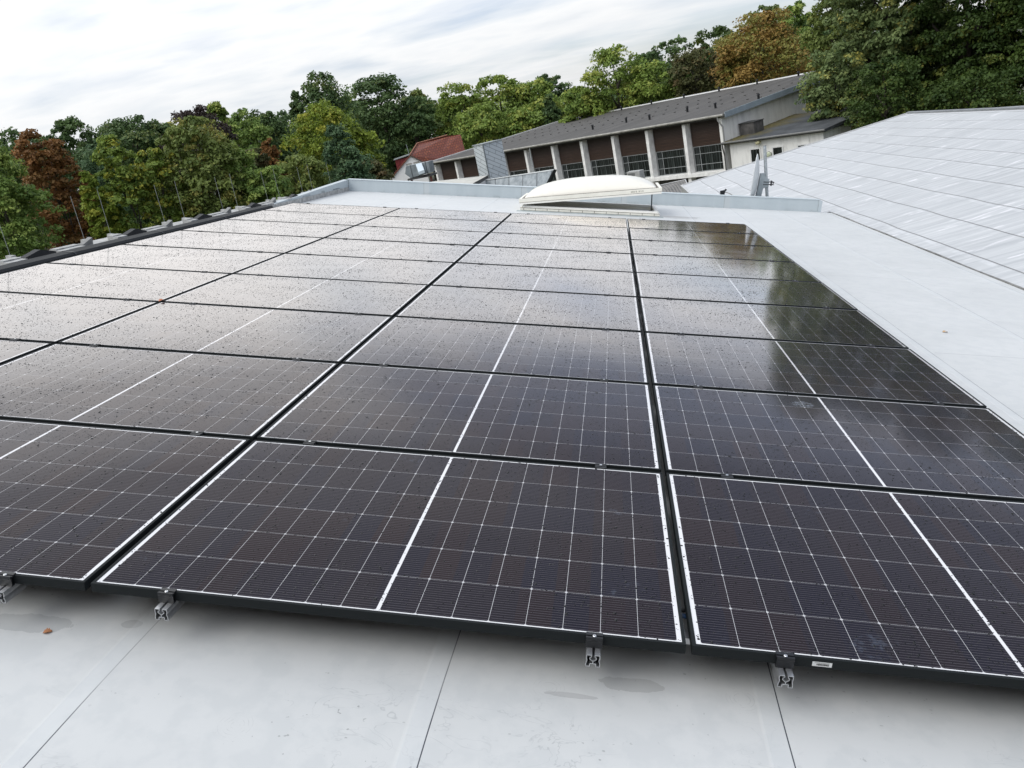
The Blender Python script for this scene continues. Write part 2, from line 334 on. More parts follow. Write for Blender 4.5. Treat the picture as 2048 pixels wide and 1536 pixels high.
def flashing():
    m = Mat('pale_blue_flashing', rough=0.42); x, y, z = m.xyz()
    st = m.noise(3.0, 5, 0.6, vec=m.map((1.2, 1.2, 0.25)))
    base = m.mix(m.ramp(st, [(0.35, 0.0), (0.7, 1.0)]), (0.435, 0.490, 0.515), (0.49, 0.543, 0.565))
    q = m.math('FRACT', m.math('DIVIDE', m.math('ADD', x, 40 * 2.0 + 0.28), 2.0))
    base = m.mix(m.math('MULTIPLY', m.ramp(q, [(0.0, 1.0), (0.055, 1.0), (0.06, 0.0)]), 0.45), base, (0.52, 0.54, 0.54))
    base = m.mix(m.math('MULTIPLY', less(m, q, 0.004), 0.8), base, (0.25, 0.28, 0.28))
    dirt = m.math('MULTIPLY', m.ramp(m.noise(5.0, 5, 0.6), [(0.5, 0.0), (0.68, 1.0)]), m.ramp(m.math('ADD', z, 0.2), [(0.09, 1.0), (0.15, 0.0)]))
    base = m.mix(m.math('MULTIPLY', dirt, 0.5), base, (0.26, 0.28, 0.27))
    m.set(base); return m.m
M_FLASH = flashing()
M_CAP = Mat('dark_grey_coping', (0.022, 0.024, 0.026), 0.6).spec(0.15).m
M_HOOD = plain('grey_sheet_hood', (0.028, 0.029, 0.031), 0.65, 0.0, 0.15, 9).m
M_CONC = plain('pale_concrete', (0.40, 0.40, 0.385), 0.85, 0.0, 0.25, 14).m
M_ROD = Mat('galvanised_rod', (0.30, 0.32, 0.31), 0.5, 0.3).m
M_GALV = plain('galvanised_steel', (0.38, 0.41, 0.42), 0.5, 0.35, 0.18, 25).m
M_CREAM = plain('cream_plastic_frame', (0.84, 0.815, 0.72), 0.4, 0.0, 0.05, 6).m
M_PANE_DARK = None

# ------------------------------------------------------------------ ground
ZG = -7.2
def ground():
    m = Mat('ground_soil_and_grass', rough=0.95)
    m.mottled((0.035, 0.05, 0.018), (0.085, 0.08, 0.045), 0.12, 6); m.bump(m.noise(1.5, 5), 0.5, 0.1)
    mb = MB(); n = 14; L = 900.0
    vs = [(-L + 2 * L * i / n, -L + 2 * L * j / n, ZG) for j in range(n + 1) for i in range(n + 1)]
    mb.poly(vs, [(j * (n + 1) + i, j * (n + 1) + i + 1, (j + 1) * (n + 1) + i + 1, (j + 1) * (n + 1) + i) for j in range(n) for i in range(n)])
    tag(mb.build('ground', m.m), kind='structure')
ground()

# ------------------------------------------------------------------ the wing the panels stand on
# the roof itself was placed from image pixels on a plane 115 mm under the panel faces, then scaled about the camera to lie at 165 mm: everything on it is 3.4 percent larger
ENV = RM @ Matrix.Translation((-0.0497, 0.0631, -0.0461)) @ Matrix.Scale(1.034, 4)
def envm(x, y, z=0.0): return ENV @ Matrix.Translation((x, y, z))
ZM = -0.115                                  # membrane in the roof's own frame
YP = 14.10                                   # far parapet
wing = empty('wing_building', ENV.copy(), 'low wing building with pale grey membrane roof and light blue parapets under the solar panels', 'building')
mb = MB()
VX = 5.79
nx, ny = 24, 40
xs = [-3.86 + (VX + 3.86) * i / nx for i in range(nx + 1)]; ys = [-7 + (YP + 7) * j / ny for j in range(ny + 1)]
mb.poly([(x, y, ZM) for y in ys for x in xs], [(j * (nx + 1) + i, j * (nx + 1) + i + 1, (j + 1) * (nx + 1) + i + 1, (j + 1) * (nx + 1) + i) for j in range(ny) for i in range(nx)])
mb.build('roof', M_MEMB, wing)
M_WALLP = plain('pale_render', (0.52, 0.52, 0.50), 0.85, 0, 0.08, 1.5).m
MB().box(-3.84, VX - 0.06, -6.98, YP + 0.1, -6.5, ZM - 0.02).build('wall', M_WALLP, wing)
# unseen block added behind the camera to deepen the shade under the panels
MB().box(-9.0, 9.5, -9.5, -6.2, -6.5, 5.0).build('shade_block', plain('shade_block_brown', (0.17, 0.14, 0.12), 0.9, 0, 0.2, 6).m, wing)
# far parapet and the tapering left parapet
p = MB(); p.box(-3.86, 5.50, YP, YP + 0.10, ZM - 0.05, 0.115)
pw = p.build('parapet', M_FLASH, wing); pw.matrix_local = Matrix.Translation((0, 0, 0))
p = MB(); p.box(-3.875, 5.515, YP - 0.012, YP + 0.125, 0.115, 0.128)
p.build('parapet_coping', Mat('light_coping', (0.60, 0.66, 0.68), 0.4).m, wing)
p = MB(); p.prism([(YP - 0.002, ZM - 0.05), (YP - 0.002, 0.112), (12.72, 0.062), (11.47, 0.008), (10.6, -0.018), (9.7, -0.08), (9.7, ZM - 0.05)], 'x', -3.96, -3.865)
p.build('parapet', M_FLASH, wing)
# end plate of the parapet by the valley
MB().box(5.502, 5.56, YP - 0.03, YP + 0.13, ZM - 0.03, 0.10).build('parapet_end', M_FLASH, wing)
# valley gutter strip
g = MB(); g.tube([(VX - 0.02, y, ZM + 0.004 + 0.004 * math.sin(y * 3)) for y in np.linspace(-6.5, YP - 0.05, 60)], 0.013, 6)
g.build('valley_joint', plain('valley_sealant', (0.16, 0.16, 0.155), 0.7, 0, 0.3, 6).m, wing)

# ------------------------------------------------------------------ main roof on the right
a = RB @ Vector((5.79, 0, ZM))
MX = Vector((0.992556, 0.004388, 0.121712)); MY = Vector((0, 0.999351, -0.036030)); MZ = Vector((-0.121791, 0.035762, 0.991911))
MM = Matrix(((MX.x, MY.x, MZ.x, a.x), (MX.y, MY.y, MZ.y, a.y), (MX.z, MY.z, MZ.z, a.z), (0, 0, 0, 1)))
MM = ENV @ RM.inverted() @ MM
main = empty('main_building', MM.copy(), 'large building whose weathered grey white membrane roof climbs to the right', 'building')
mb = MB(); YE = 28.6; XR = 6.35; XL = -1.70
def sheet(mb, x0, x1, y0, y1, nx, ny, fz):
    xs = np.linspace(x0, x1, nx + 1); ys = np.linspace(y0, y1, ny + 1)
    mb.poly([(x, y, fz(x, y)) for y in ys for x in xs], [(j * (nx + 1) + i, j * (nx + 1) + i + 1, (j + 1) * (nx + 1) + i + 1, (j + 1) * (nx + 1) + i) for j in range(ny) for i in range(nx)])
sheet(mb, 0.0, XR, -7, 14.32, 16, 40, lambda x, y: 0.0)
sheet(mb, XL, XR, 14.32, YE, 20, 30, lambda x, y: 0.0)
mb.poly([(XR, -7, 0), (XR + 5, -7, -1.3), (XR + 5, YE, -1.3), (XR, YE, 0)], [(0, 1, 2, 3)])
mb.build('roof', M_MAIN, main)
tr = MB()
tr.box(XL - 0.02, XR + 0.02, YE + 0.003, YE + 0.09, -0.22, 0.035)          # far verge trim
M_TRIM = plain('light_verge_trim', (0.50, 0.505, 0.50), 0.5, 0.2, 0.1, 3).m
tr.build('verge_trim', M_TRIM, main)
MB().box(XL - 0.08, XL - 0.003, 14.34, YE + 0.09, -0.24, 0.03).build('eave_trim', M_TRIM, main)
MB().box(XR - 0.05, XR + 0.06, -7, YE + 0.12, 0.003, 0.05).build('ridge_cap', plain('ridge_cap_grey', (0.22, 0.23, 0.24), 0.6, 0, 0.15, 2).m, main)
MB().box(XL + 0.02, XR + 4.9, 14.4, YE, -6.2, -1.42).box(XL + 0.02, XR, 14.4, YE, -1.42, -0.24).build('wall', M_WALLP, main)
# ------------------------------------------------------------------ solar panels
PW, PH, PT = 1.762, 1.134, 0.030
QX, QY = PW + 0.0185, PH + 0.0265
def panel_proto():
    fr = MB(); fw = 0.0105
    fr.box(0, PW, 0, fw, -PT, 0); fr.box(0, PW, PH - fw, PH, -PT, 0)
    fr.box(0, fw, fw, PH - fw, -PT, 0); fr.box(PW - fw, PW, fw, PH - fw, -PT, 0)
    fr.box(fw, PW - fw, fw, fw + 0.02, -PT, -PT + 0.002); fr.box(fw, PW - fw, PH - fw - 0.02, PH - fw, -PT, -PT + 0.002)
    root = empty('photovoltaic_module', roofm(0, 0), '', 'solar panel')
    o = fr.build('frame', M_FRAME, root, bevel=0.0008)
    gl = MB(); gl.box(0.0098, PW - 0.0098, 0.0098, PH - 0.0098, -0.0062, -0.0016)
    gl.build('glass', M_GLASS, root)
    MB().box(0.0108, PW - 0.0108, 0.0108, PH - 0.0108, -0.0090, -0.0066).build('backsheet', Mat('black_backsheet', (0.012, 0.012, 0.013), 0.9).spec(0.0).m, root)
    return root
def drops_mesh(seed, n):
    rng = np.random.default_rng(seed); seg = 7
    P = []
    # clusters in bands, as rain collects
    while len(P) < n:
        x = rng.uniform(0.014, PW - 0.014); y = rng.uniform(0.014, PH - 0.014)
        d = 0.60 + 0.22 * math.sin(x * 7.3 + seed + 2.1 * math.sin(y * 5 + seed)) + 0.20 * math.sin(y * 21 + 1.7 * math.sin(x * 3.1 + seed))
        if y < 0.10 or x < 0.06: d += 0.35
        if rng.random() < d: P.append((x, y, min(0.0055, 0.0014 + rng.exponential(0.00065))))
    vs = []; fs = []
    for (x, y, r) in P:
        b = len(vs); e = rng.uniform(0.8, 1.3); h = r * rng.uniform(0.45, 0.62); an = rng.uniform(0, 6.28)
        for (rr, hh) in ((1.0, 0.0), (0.80, 0.62)):
            for k in range(seg):
                q = 2 * math.pi * k / seg + an; vs.append((x + math.cos(q) * r * rr * e, y + math.sin(q) * r * rr / e, -0.0016 + h * hh))
        vs.append((x, y, -0.0016 + h))
        for k in range(seg):
            k2 = (k + 1) % seg
            fs.append((b + k, b + k2, b + seg + k2, b + seg + k)); fs.append((b + seg + k, b + seg + k2, b + 2 * seg))
    me = bpy.data.meshes.new('rain_drops'); me.from_pydata(vs, [], fs); me.update()
    me.polygons.foreach_set('use_smooth', [True] * len(fs)); me.materials.append(M_DROP); return me
DROPS = [drops_mesh(s, 4600) for s in range(4)]
proto = panel_proto()
ROWS = ['front', 'second', 'third', 'fourth', 'fifth', 'sixth', 'seventh', 'eighth', 'farthest']
COLS = ['leftmost', 'second from left', 'third from left', 'rightmost']
rnd = random.Random(4); first = True; PANELS = {}
for c in range(4):
    for r in range(9):
        if c == 0 and r == 0: continue                       # wholly outside the photograph
        o = proto if first else copy_tree(proto); first = False
        o.matrix_world = roofm((c - 2) * QX + rnd.uniform(-.0012, .0012), r * QY + rnd.uniform(-.001, .001), rnd.uniform(-.0006, .0003)) @ Matrix.Rotation(rnd.uniform(-.0011, .0011), 4, 'X') @ Matrix.Rotation(rnd.uniform(-.0008, .0008), 4, 'Y') @ Matrix.Rotation(rnd.uniform(-.0005, .0005), 4, 'Z')
        PANELS[(c, r)] = o
        o['label'] = 'rain-dotted black solar panel in the %s row, %s column' % (ROWS[r], COLS[c])
        o['group'] = 'solar panels in nine rows on the roof'
for k, ((c, r), o) in enumerate(PANELS.items()):
    d = bpy.data.objects.new('rain_drops', DROPS[(k * 7 + c) % 4]); C.objects.link(d); d.parent = o; d['kind'] = 'stuff'
    if k % 2: d.matrix_local = Matrix.Translation((PW, PH, 0)) @ Matrix.Rotation(math.pi, 4, 'Z')
PANELS[(3, 1)]['label'] = 'black solar panel with a pale hand smear near its far edge, second row, rightmost column'
for ch in PANELS[(3, 1)].children:
    if ch.name.startswith('glass'):
        ch.data = ch.data.copy(); ch.data.materials[0] = M_GLASS_S
# barcode sticker on the front frame edge of the near right panel
PANELS[(3, 0)]['label'] = 'black solar panel with a white barcode sticker on its front frame edge'
st = MB(); st.box(0.322, 0.374, -0.0012, -0.0004, -0.0235, -0.0095)
stk = st.build('sticker', Mat('sticker_white', (0.70, 0.71, 0.70), 0.5).m, PANELS[(3, 0)])
bar = MB(); rb = random.Random(2); xx = 0.3335
while xx < 0.366:
    wd = rb.choice((0.0004, 0.0007, 0.0011)); bar.box(xx, xx + wd, -0.0016, -0.0013, -0.0205, -0.0145); xx += wd + rb.choice((0.0004, 0.0008))
for k in range(26):
    bar.box(0.328 + k * 0.0015, 0.3289 + k * 0.0015, -0.0016, -0.0013, -0.0125, -0.0113)
b_ = bar.build('barcode', Mat('ink', (0.03, 0.03, 0.03), 0.6).m, stk)

# rails: extruded profile with the open H seen at the end
RAIL_Z0 = -PT - 0.0385
def rail_outline():
    """half outline (x >= 0) of the thin profile, mirrored: returns strips of walls"""
    t = 0.0018
    def wall(mb, pts, y0, y1):
        for (p, q) in zip(pts[:-1], pts[1:]):
            dx, dz = q[0] - p[0], q[1] - p[1]; L = math.hypot(dx, dz); nx_, nz_ = -dz / L * t / 2, dx / L * t / 2
            ex, ez = dx / L * t * 0.45, dz / L * t * 0.45
            mb.prism([(p[0] - nx_ - ex, p[1] - nz_ - ez), (q[0] - nx_ + ex, q[1] - nz_ + ez), (q[0] + nx_ + ex, q[1] + nz_ + ez), (p[0] + nx_ - ex, p[1] + nz_ - ez)], 'y', y0, y1)
    return wall
def rail(name, x, y0, y1, label):
    root = empty(name, roofm(x, 0), label, 'rail', 'aluminium rails under the panels'); wall = rail_outline()
    mb = MB(); top = -PT - 0.0006; H = 0.037
    for s in (-1, 1):
        o = [(s * 0.0045, top - 0.0009), (s * 0.0180, top - 0.0009), (s * 0.0185, top - 0.010), (s * 0.0165, top - 0.018), (s * 0.0190, top - 0.027), (s * 0.0195, top - H), (s * 0.0085, top - H), ]
        wall(mb, o, y0, y1)
        wall(mb, [(s * 0.0045, top - 0.0009), (s * 0.0048, top - 0.006), (s * 0.0092, top - 0.009), (s * 0.0092, top - 0.013), (s * 0.005, top - 0.017), (s * 0.0, top - 0.020)], y0, y1)
        wall(mb, [(s * 0.0085, top - H), (s * 0.0085, top - 0.028), (0, top - 0.028)], y0, y1)
    wall(mb, [(0, top - 0.020), (0, top - 0.028)], y0, y1)
    mb.build('profile', M_ALU, root)
    core = MB(); core.box(-0.0165, 0.0165, y0 + 0.06, y0 + 0.065, top - 0.036, top - 0.002)
    core.build('inner_plug', M_DARKIN, root)
    for yy in (0.55, 1.65, 2.75):
        ft = MB(); ft.box(-0.02, 0.02, yy - 0.03, yy + 0.03, -0.1635, top - H - 0.001); ft.build('foot', M_ALU, root)
RXS = []
for c in range(4):
    for s, off in (('left', 0.2475), ('right', 1.5105)):
        x = (c - 2) * QX + off; RXS.append((c, s, x))
        if c == 0 and s == 'left': pass
        rail('mounting_rail', x, -0.047, 9 * QY + 0.02, 'bare aluminium rail with open H end, %s rail under the %s panel column' % (s, COLS[c]))
# clamps
def end_clamp(x, y, sgn, label):
    root = empty('end_clamp', roofm(x, y) @ Matrix.Rotation(0 if sgn < 0 else math.pi, 4, 'Z'), label, 'clamp', 'panel clamps')
    mb = MB(); w_ = 0.0235
    mb.prism([(0.009, 0.0006), (0.009, 0.0036), (-0.004, 0.0036), (-0.0045, 0.0012), (-0.012, 0.0012), (-0.0125, 0.0042), (-0.017, 0.0042), (-0.018, -0.004), (-0.0155, -0.008), (-0.0155, -0.0303), (-0.0035, -0.0303), (-0.0035, -0.026), (-0.012, -0.026), (-0.012, -0.004), (-0.0012, -0.003), (-0.0012, 0.0006)], 'x', -w_, w_)
    mb.build('bracket', M_BLACK, root)
    b = MB(); b.tube([(0, -0.0080, 0.0012), (0, -0.0080, 0.0048)], 0.0052, 14); b.tube([(0, -0.0080, 0.0048), (0, -0.0080, 0.0062)], [0.0052, 0.0040], 14)
    bo = b.build('bolt', M_BOLT, root)
    h = MB(); h.tube([(0, -0.0080, 0.00625), (0, -0.0080, 0.0064)], 0.0019, 6); h.build('hex_socket', M_DARKIN, bo)
    return root
def mid_clamp(x, y):
    root = empty('mid_clamp', roofm(x, y), '', 'clamp', 'panel clamps')
    mb = MB(); g_ = 0.0265 / 2
    mb.box(-0.0235, 0.0235, -g_ - 0.008, g_ + 0.008, 0.0006, 0.0030); mb.box(-0.0235, 0.0235, -0.0045 - 0.006, -0.006, 0.0030, 0.0052); mb.box(-0.0235, 0.0235, 0.006, 0.0105, 0.0030, 0.0052)
    mb.box(-0.0235, 0.0235, -0.009, 0.009, -0.02, 0.0006)
    mb.build('bracket', plain('clamp_dark', (0.045, 0.047, 0.05), 0.38, 0.3).m, root)
    b = MB(); b.tube([(0, 0, 0.0030), (0, 0, 0.0068)], 0.0055, 12); b.build('bolt', M_BOLT, root)
    return root
mc = None
for (c, s, x) in RXS:
    for r in range(0, 10):
        if r == 0:
            if c == 0: continue
            end_clamp(x, 0, -1, 'black end clamp, silver bolt, front edge, %s rail of %s column' % (s, COLS[c])); continue
        if r == 9:
            end_clamp(x, 8 * QY + PH, 1, 'black end clamp on the far edge, %s rail of %s column' % (s, COLS[c])); continue
        if c == 0 and r == 1: continue
        y = r * QY - 0.0265 / 2
        if mc is None: mc = mid_clamp(x, y); o = mc
        else: o = copy_tree(mc); o.matrix_world = roofm(x, y)
        o['label'] = 'small mid clamp behind the %s row, %s rail of %s column' % (ROWS[r - 1], s, COLS[c])
# cross tie and cables in the gap by the front
gx = QX - 0.0185 / 2
tie = MB(); tie.box(0.9, 2.62, 0.128, 0.168, RAIL_Z0 - 0.022, RAIL_Z0 - 0.002)
o = tie.build('cross_rail', M_ALU, None, RM.copy()); tag(o, 'short aluminium cross rail seen through the gap by the front right panel', 'rail')
cb_ = MB(); cb_.tube([(gx - 0.25, 0.21, -0.060), (gx - 0.1, 0.205, -0.050), (gx, 0.20, -0.044), (gx + 0.1, 0.202, -0.050), (gx + 0.26, 0.215, -0.064)], 0.0075, 8)
o = cb_.build('solar_cable', Mat('blue_black_cable', (0.01, 0.05, 0.13), 0.35).m, None, RM.copy()); tag(o, 'dark blue cable crossing the gap between the two front right panels', 'cable')
cb_ = MB(); cb_.tube([(gx - 0.3, 0.245, -0.062), (gx, 0.232, -0.046), (gx + 0.3, 0.25, -0.064)], 0.006, 8)
o = cb_.build('solar_cable', Mat('black_cable', (0.012, 0.012, 0.013), 0.4).m, None, RM.copy()); tag(o, 'black cable behind the blue one in the gap between front right panels', 'cable')

# ------------------------------------------------------------------ left roof edge: coping, hoods, wedges, rods
cap = empty('edge_coping', envm(-3.75, 0), 'long dark grey metal coping along the left roof edge beside the panels', 'coping')
mb = MB(); mb.prism([(-0.09, -0.25), (-0.09, -0.012), (-0.06, 0.004), (0.055, 0.000), (0.075, -0.02), (0.075, -0.10), (0.065, -0.10), (0.06, -0.25)], 'y', -4.0, 9.9)
mb.build('profile', M_CAP, cap)
MB().box(0.0755, 0.083, -4.0, 9.85, -0.26, -0.035).build('shadow_gap', Mat('shadow_gap_black', (0.004, 0.004, 0.004), 0.9).spec(0.0).m, cap)  # black strip stands in for the shadow gap between coping and panels
for k, y in enumerate(np.arange(-2.66, 9.8, 1.57)):
    MB().prism([(-0.093, -0.03), (-0.093, -0.009), (-0.06, 0.0075), (0.057, 0.0035), (0.078, -0.018), (0.078, -0.10), (0.0755, -0.10), (0.0755, -0.02), (-0.09, -0.03)], 'y', y, y + 0.02).build('joint_cover', M_BLACK, cap)
ledge = empty('concrete_ledge', envm(-4.02, 0), 'pale concrete ledge strip running behind the dark left coping', 'ledge')
mb = MB(); mb.box(-0.10, 0.165, -4.0, 14.3, -0.40, -0.035)
mb.build('strip', M_CONC, ledge)
def hood(y, n):
    mb = MB(); x0, x1 = 0.055, 0.115; L = 0.43
    vs = [(x1, 0, -0.034), (x1, L, -0.034), (x0, L, -0.034), (x0, 0, -0.034), (x1, 0, -0.004), (x1, L * 0.5, 0.043), (x1, L, -0.004), (x0, 0, -0.004), (x0, L * 0.5, 0.043), (x0, L, -0.004)]
    mb.poly(vs, [(0, 1, 6, 5, 4), (2, 3, 7, 8, 9), (4, 5, 8, 7), (5, 6, 9, 8), (0, 4, 7, 3), (1, 2, 9, 6), (0, 3, 2, 1)])
    o = mb.build('ridge_hood', M_HOOD, None, envm(-4.02, y)); tag(o, 'dark grey peaked metal hood on the left edge, %s' % n, 'hood', 'hoods on the left edge')
def wedge(y, n):
    mb = MB(); x0, x1 = 0.05, 0.10
    mb.prism([(0.02, -0.034), (0.02, -0.006), (0.04, 0.0), (0.185, 0.050), (0.19, -0.034)], 'x', x0, x1)
    o = mb.build('ridge_wedge', plain('wedge_concrete', (0.24, 0.24, 0.23), 0.8, 0, 0.2, 12).m, None, envm(-4.02, y)); tag(o, 'grey wedge with upright end on the left edge, %s' % n, 'wedge', 'wedges on the left edge')
def slab(y, L, n, zt=-0.006):
    mb = MB(); mb.box(0.03, 0.155, 0, L, -0.0335, zt); mb.box(0.028, 0.09, 0.004, L - 0.004, zt, zt + 0.012)
    o = mb.build('edge_slab', M_CONC, None, envm(-4.02, y)); tag(o, n, 'slab', 'slabs on the left edge')
ORD = ['nearest the camera', 'second from the camera', 'third from the camera', 'fourth from the camera', 'fifth from the camera', 'farthest away', 'sixth from the camera']
for k in range(6):
    y = 4.80 + 1.585 * k
    if y < 12.9: hood(y, ORD[k])
    slab(y + 0.455, 0.37, 'pale slab between a dark hood and a wedge, %s' % ORD[k])
    if y < 12.6: wedge(y + 0.845, ORD[k])
    slab(y + 1.39, 0.175, 'small pale block in front of a dark hood, %s' % ORD[k], 0.004)
slab(4.55, 0.235, 'small pale block beside the nearest dark hood')
RODY = [(4.863, 0.50), (5.959, .47), (6.421, .50), (7.554, .475), (8.039, .49), (9.123, .475), (9.591, .495), (10.684, .47), (11.171, .485), (12.22, .465), (12.723, .485), (13.756, .47)]
RN = ['first', 'second', 'third', 'fourth', 'fifth', 'sixth', 'seventh', 'eighth', 'ninth', 'tenth', 'eleventh', 'twelfth']
for k, (y, h) in enumerate(RODY):
    root = empty('lightning_rod', envm(-4.10, y, -0.02), 'thin upright metal rod on the left roof edge, %s from the left' % RN[k], 'rod', 'thin rods along the left roof edge')
    mb = MB(); mb.tube([(0, 0, 0), (-0.095, 0, h)], 0.0024, 6); mb.build('shaft', M_ROD, root)
    mb = MB(); mb.box(-0.03, 0.03, -0.03, 0.03, -0.014, 0.02); mb.build('base', M_CONC, root)

# ------------------------------------------------------------------ skylight
skl = empty('skylight', envm(-0.05, 11.93, ZM), 'cream roof skylight with white domed lid propped open on its right side', 'skylight')
def ring(mb, x0, x1, y0, y1, t, z0, z1):
    mb.box(x0, x1, y0, y0 + t, z0, z1); mb.box(x0, x1, y1 - t, y1, z0, z1); mb.box(x0, x0 + t, y0 + t, y1 - t, z0, z1); mb.box(x1 - t, x1, y0 + t, y1 - t, z0, z1)
LX, LY = 2.41, 1.22
cu = MB(); ring(cu, 0, LX, 0, LY, 0.07, -0.02, 0.052)
curb = cu.build('curb', M_CREAM, skl)
cu = MB(); ring(cu, 0.03, LX - 0.03, 0.03, LY - 0.03, 0.05, 0.052, 0.084); cu.build('curb_rim', Mat('curb_white', (0.84, 0.83, 0.79), 0.4).m, skl)
MB().box(0.07, LX - 0.07, 0.07, LY - 0.07, -0.25, -0.24).build('shaft_floor', Mat('dim_shaft', (0.10, 0.10, 0.09), 0.8).m, skl)
sl = MB()
for k in range(12): sl.box(0.06 + k * 0.205, 0.067 + k * 0.205, -0.0025, 0.0, 0.012, 0.044)
sl.box(0, LX, -0.0025, 0, 0.0445, 0.0505); sl.box(0, LX, -0.0025, 0, 0.004, 0.0105)
sl.build('curb_slots', Mat('slot_brown', (0.12, 0.10, 0.08), 0.7).m, curb)
MB().prism([(-0.16, -0.0), (-0.10, 0.004), (-0.002, 0.006), (-0.002, 0.0)], 'x', -0.05, LX + 0.06).build('apron', plain('apron_grey', (0.36, 0.40, 0.40), 0.6, 0, 0.15, 6).m, skl)
LA = -R(6.9)
def lidm(): return Matrix.Translation((-0.005, 0, 0.10)) @ Matrix.Rotation(LA, 4, 'Y')
lf = MB(); ring(lf, -0.01, LX + 0.03, -0.02, LY + 0.03, 0.10, 0.034, 0.098)
lid = lf.build('lid_frame', M_CREAM, skl); lid.matrix_local = lidm()
lf = MB(); ring(lf, -0.005, LX + 0.02, -0.03, LY + 0.04, 0.11, 0.0, 0.030); o = lf.build('lid_flange', Mat('flange_white', (0.86, 0.84, 0.77), 0.4).m, lid)
gk = MB(); ring(gk, -0.006, LX + 0.022, -0.024, LY + 0.028, 0.09, 0.0285, 0.0355); ring(gk, 0.045, LX - 0.025, 0.015, LY - 0.005, 0.05, 0.097, 0.103); gk.build('lid_seal', Mat('seal_brown', (0.10, 0.08, 0.06), 0.7).m, lid)
dm = MB(); nu, nv = 40, 24; vs = []
for j in range(nv + 1):
    for i in range(nu + 1):
        s = i / nu * 2 - 1; t = j / nv * 2 - 1
        # squarer spread of points near the rim
        s2 = math.sin(s * math.pi / 2); t2 = math.sin(t * math.pi / 2)
        hgt = (max(0, 1 - abs(s2) ** 2.6) ** 0.62) * (max(0, 1 - abs(t2) ** 2.4) ** 0.62)
        vs.append((0.075 + (LX - 0.13) * (s2 + 1) / 2, 0.05 + (LY - 0.09) * (t2 + 1) / 2, 0.0995 + 0.245 * hgt))
dm.poly(vs, [(j * (nu + 1) + i, j * (nu + 1) + i + 1, (j + 1) * (nu + 1) + i + 1, (j + 1) * (nu + 1) + i) for j in range(nv) for i in range(nu)], True)
md = Mat('white_acrylic_dome', rough=0.22); md.set(md.mix(md.math('MULTIPLY', md.ramp(md.noise(9, 5, 0.65), [(0.56, 0.0), (0.72, 1.0)]), 0.25), (0.80, 0.765, 0.675), (0.56, 0.54, 0.47)))
dm.build('dome', md.m, lid)
# small maker's lettering on the lid frame, unreadable at this distance: short dark strokes
tx = MB(); rt = random.Random(9)
for k in range(10):
    if k == 5: continue
    x = 1.92 + k * 0.0215; tx.box(x, x + 0.0055, -0.0215, -0.0202, 0.052, 0.079)
    if rt.random() < 0.7: tx.box(x + 0.0095, x + 0.0145, -0.0215, -0.0202, 0.052, 0.079)
    if rt.random() < 0.6: tx.box(x + 0.0055, x + 0.0095, -0.0215, -0.0202, 0.052 + 0.022 * (k % 2), 0.0565 + 0.022 * (k % 2))
tx.build('lettering', Mat('faded_ink', (0.30, 0.28, 0.23), 0.7).m, lid)
stt = MB(); stt.tube([(2.29, 0.50, 0.03), (2.275, 0.50, 0.375)], 0.010, 8); stt.build('strut', Mat('dark_strut', (0.015, 0.025, 0.03), 0.4).m, skl)
stt = MB(); stt.box(2.25, 2.33, 0.47, 0.53, 0.02, 0.05); stt.build('strut_foot', M_BLACK, skl)

# ------------------------------------------------------------------ things by the parapet
mst = empty('antenna_mast', envm(4.80, 14.6, -0.9), 'slim galvanised mast tube behind the light blue parapet, holding the satellite dish', 'mast')
mb = MB(); mb.tube([(0, 0, 0), (-0.36, 0, 1.96)], 0.031, 14); mb.build('tube', M_GALV, mst)
mb = MB(); mb.tube([(-0.36, 0, 1.961), (-0.361, 0, 1.969)], 0.033, 14); mb.build('end_cap', plain('cap_grey', (0.2, 0.21, 0.22), 0.5).m, mst)
dsh = empty('satellite_dish', envm(4.31, 14.6, 0.42), 'pale grey satellite dish seen edge on, mounted left of the mast', 'satellite dish')
# dish: shallow bowl facing left and away
bowl = MB(); vs = []; fs = []; rg, sgm = 9, 40; DR = 0.49
for side, off in ((0, 0.0), (1, 0.012)):
    for j in range(rg + 1):
        for k in range(sgm):
            q = 2 * math.pi * k / sgm; r = DR * j / rg
            vs.append((off + 0.085 * (1 - (r / DR) ** 2), r * math.cos(q) * 0.92, r * math.sin(q)))
n1_ = (rg + 1) * sgm
for s_ in (0, 1):
    b = s_ * n1_
    for j in range(rg):
        for k in range(sgm):
            k2 = (k + 1) % sgm; f_ = (b + j * sgm + k, b + j * sgm + k2, b + (j + 1) * sgm + k2, b + (j + 1) * sgm + k); fs.append(f_)
for k in range(sgm):
    k2 = (k + 1) % sgm; fs.append((rg * sgm + k, rg * sgm + k2, n1_ + rg * sgm + k2, n1_ + rg * sgm + k))
bowl.poly(vs, fs, True)
DM = Matrix.Rotation(R(-12.5), 4, 'Z') @ Matrix.Rotation(R(1), 4, 'Y')
o = bowl.build('reflector', plain('dish_paint', (0.62, 0.64, 0.63), 0.45, 0, 0.08, 10).m, dsh); o.matrix_local = DM
br = MB(); br.prism([(0.06, -0.50), (0.16, -0.50), (0.205, -0.16), (0.30, -0.14), (0.30, 0.02), (0.235, 0.03), (0.205, 0.09), (0.205, 0.13), (0.115, 0.12), (0.105, -0.1)], 'y', -0.045, 0.045)
o = br.build('rear_bracket', plain('bracket_grey', (0.33, 0.37, 0.385), 0.5, 0.2, 0.1, 12).m, dsh, bevel=0.006)
br = MB()
for z_ in (-0.04, -0.09): br.tube([(0.19, -0.05, z_), (0.40, -0.05, z_ + 0.004)], 0.007, 6); br.tube([(0.19, 0.05, z_), (0.40, 0.05, z_ + 0.004)], 0.007, 6)
br.box(0.345, 0.357, -0.06, 0.06, -0.11, -0.01); br.box(0.385, 0.395, -0.02, 0.02, -0.075, -0.03)
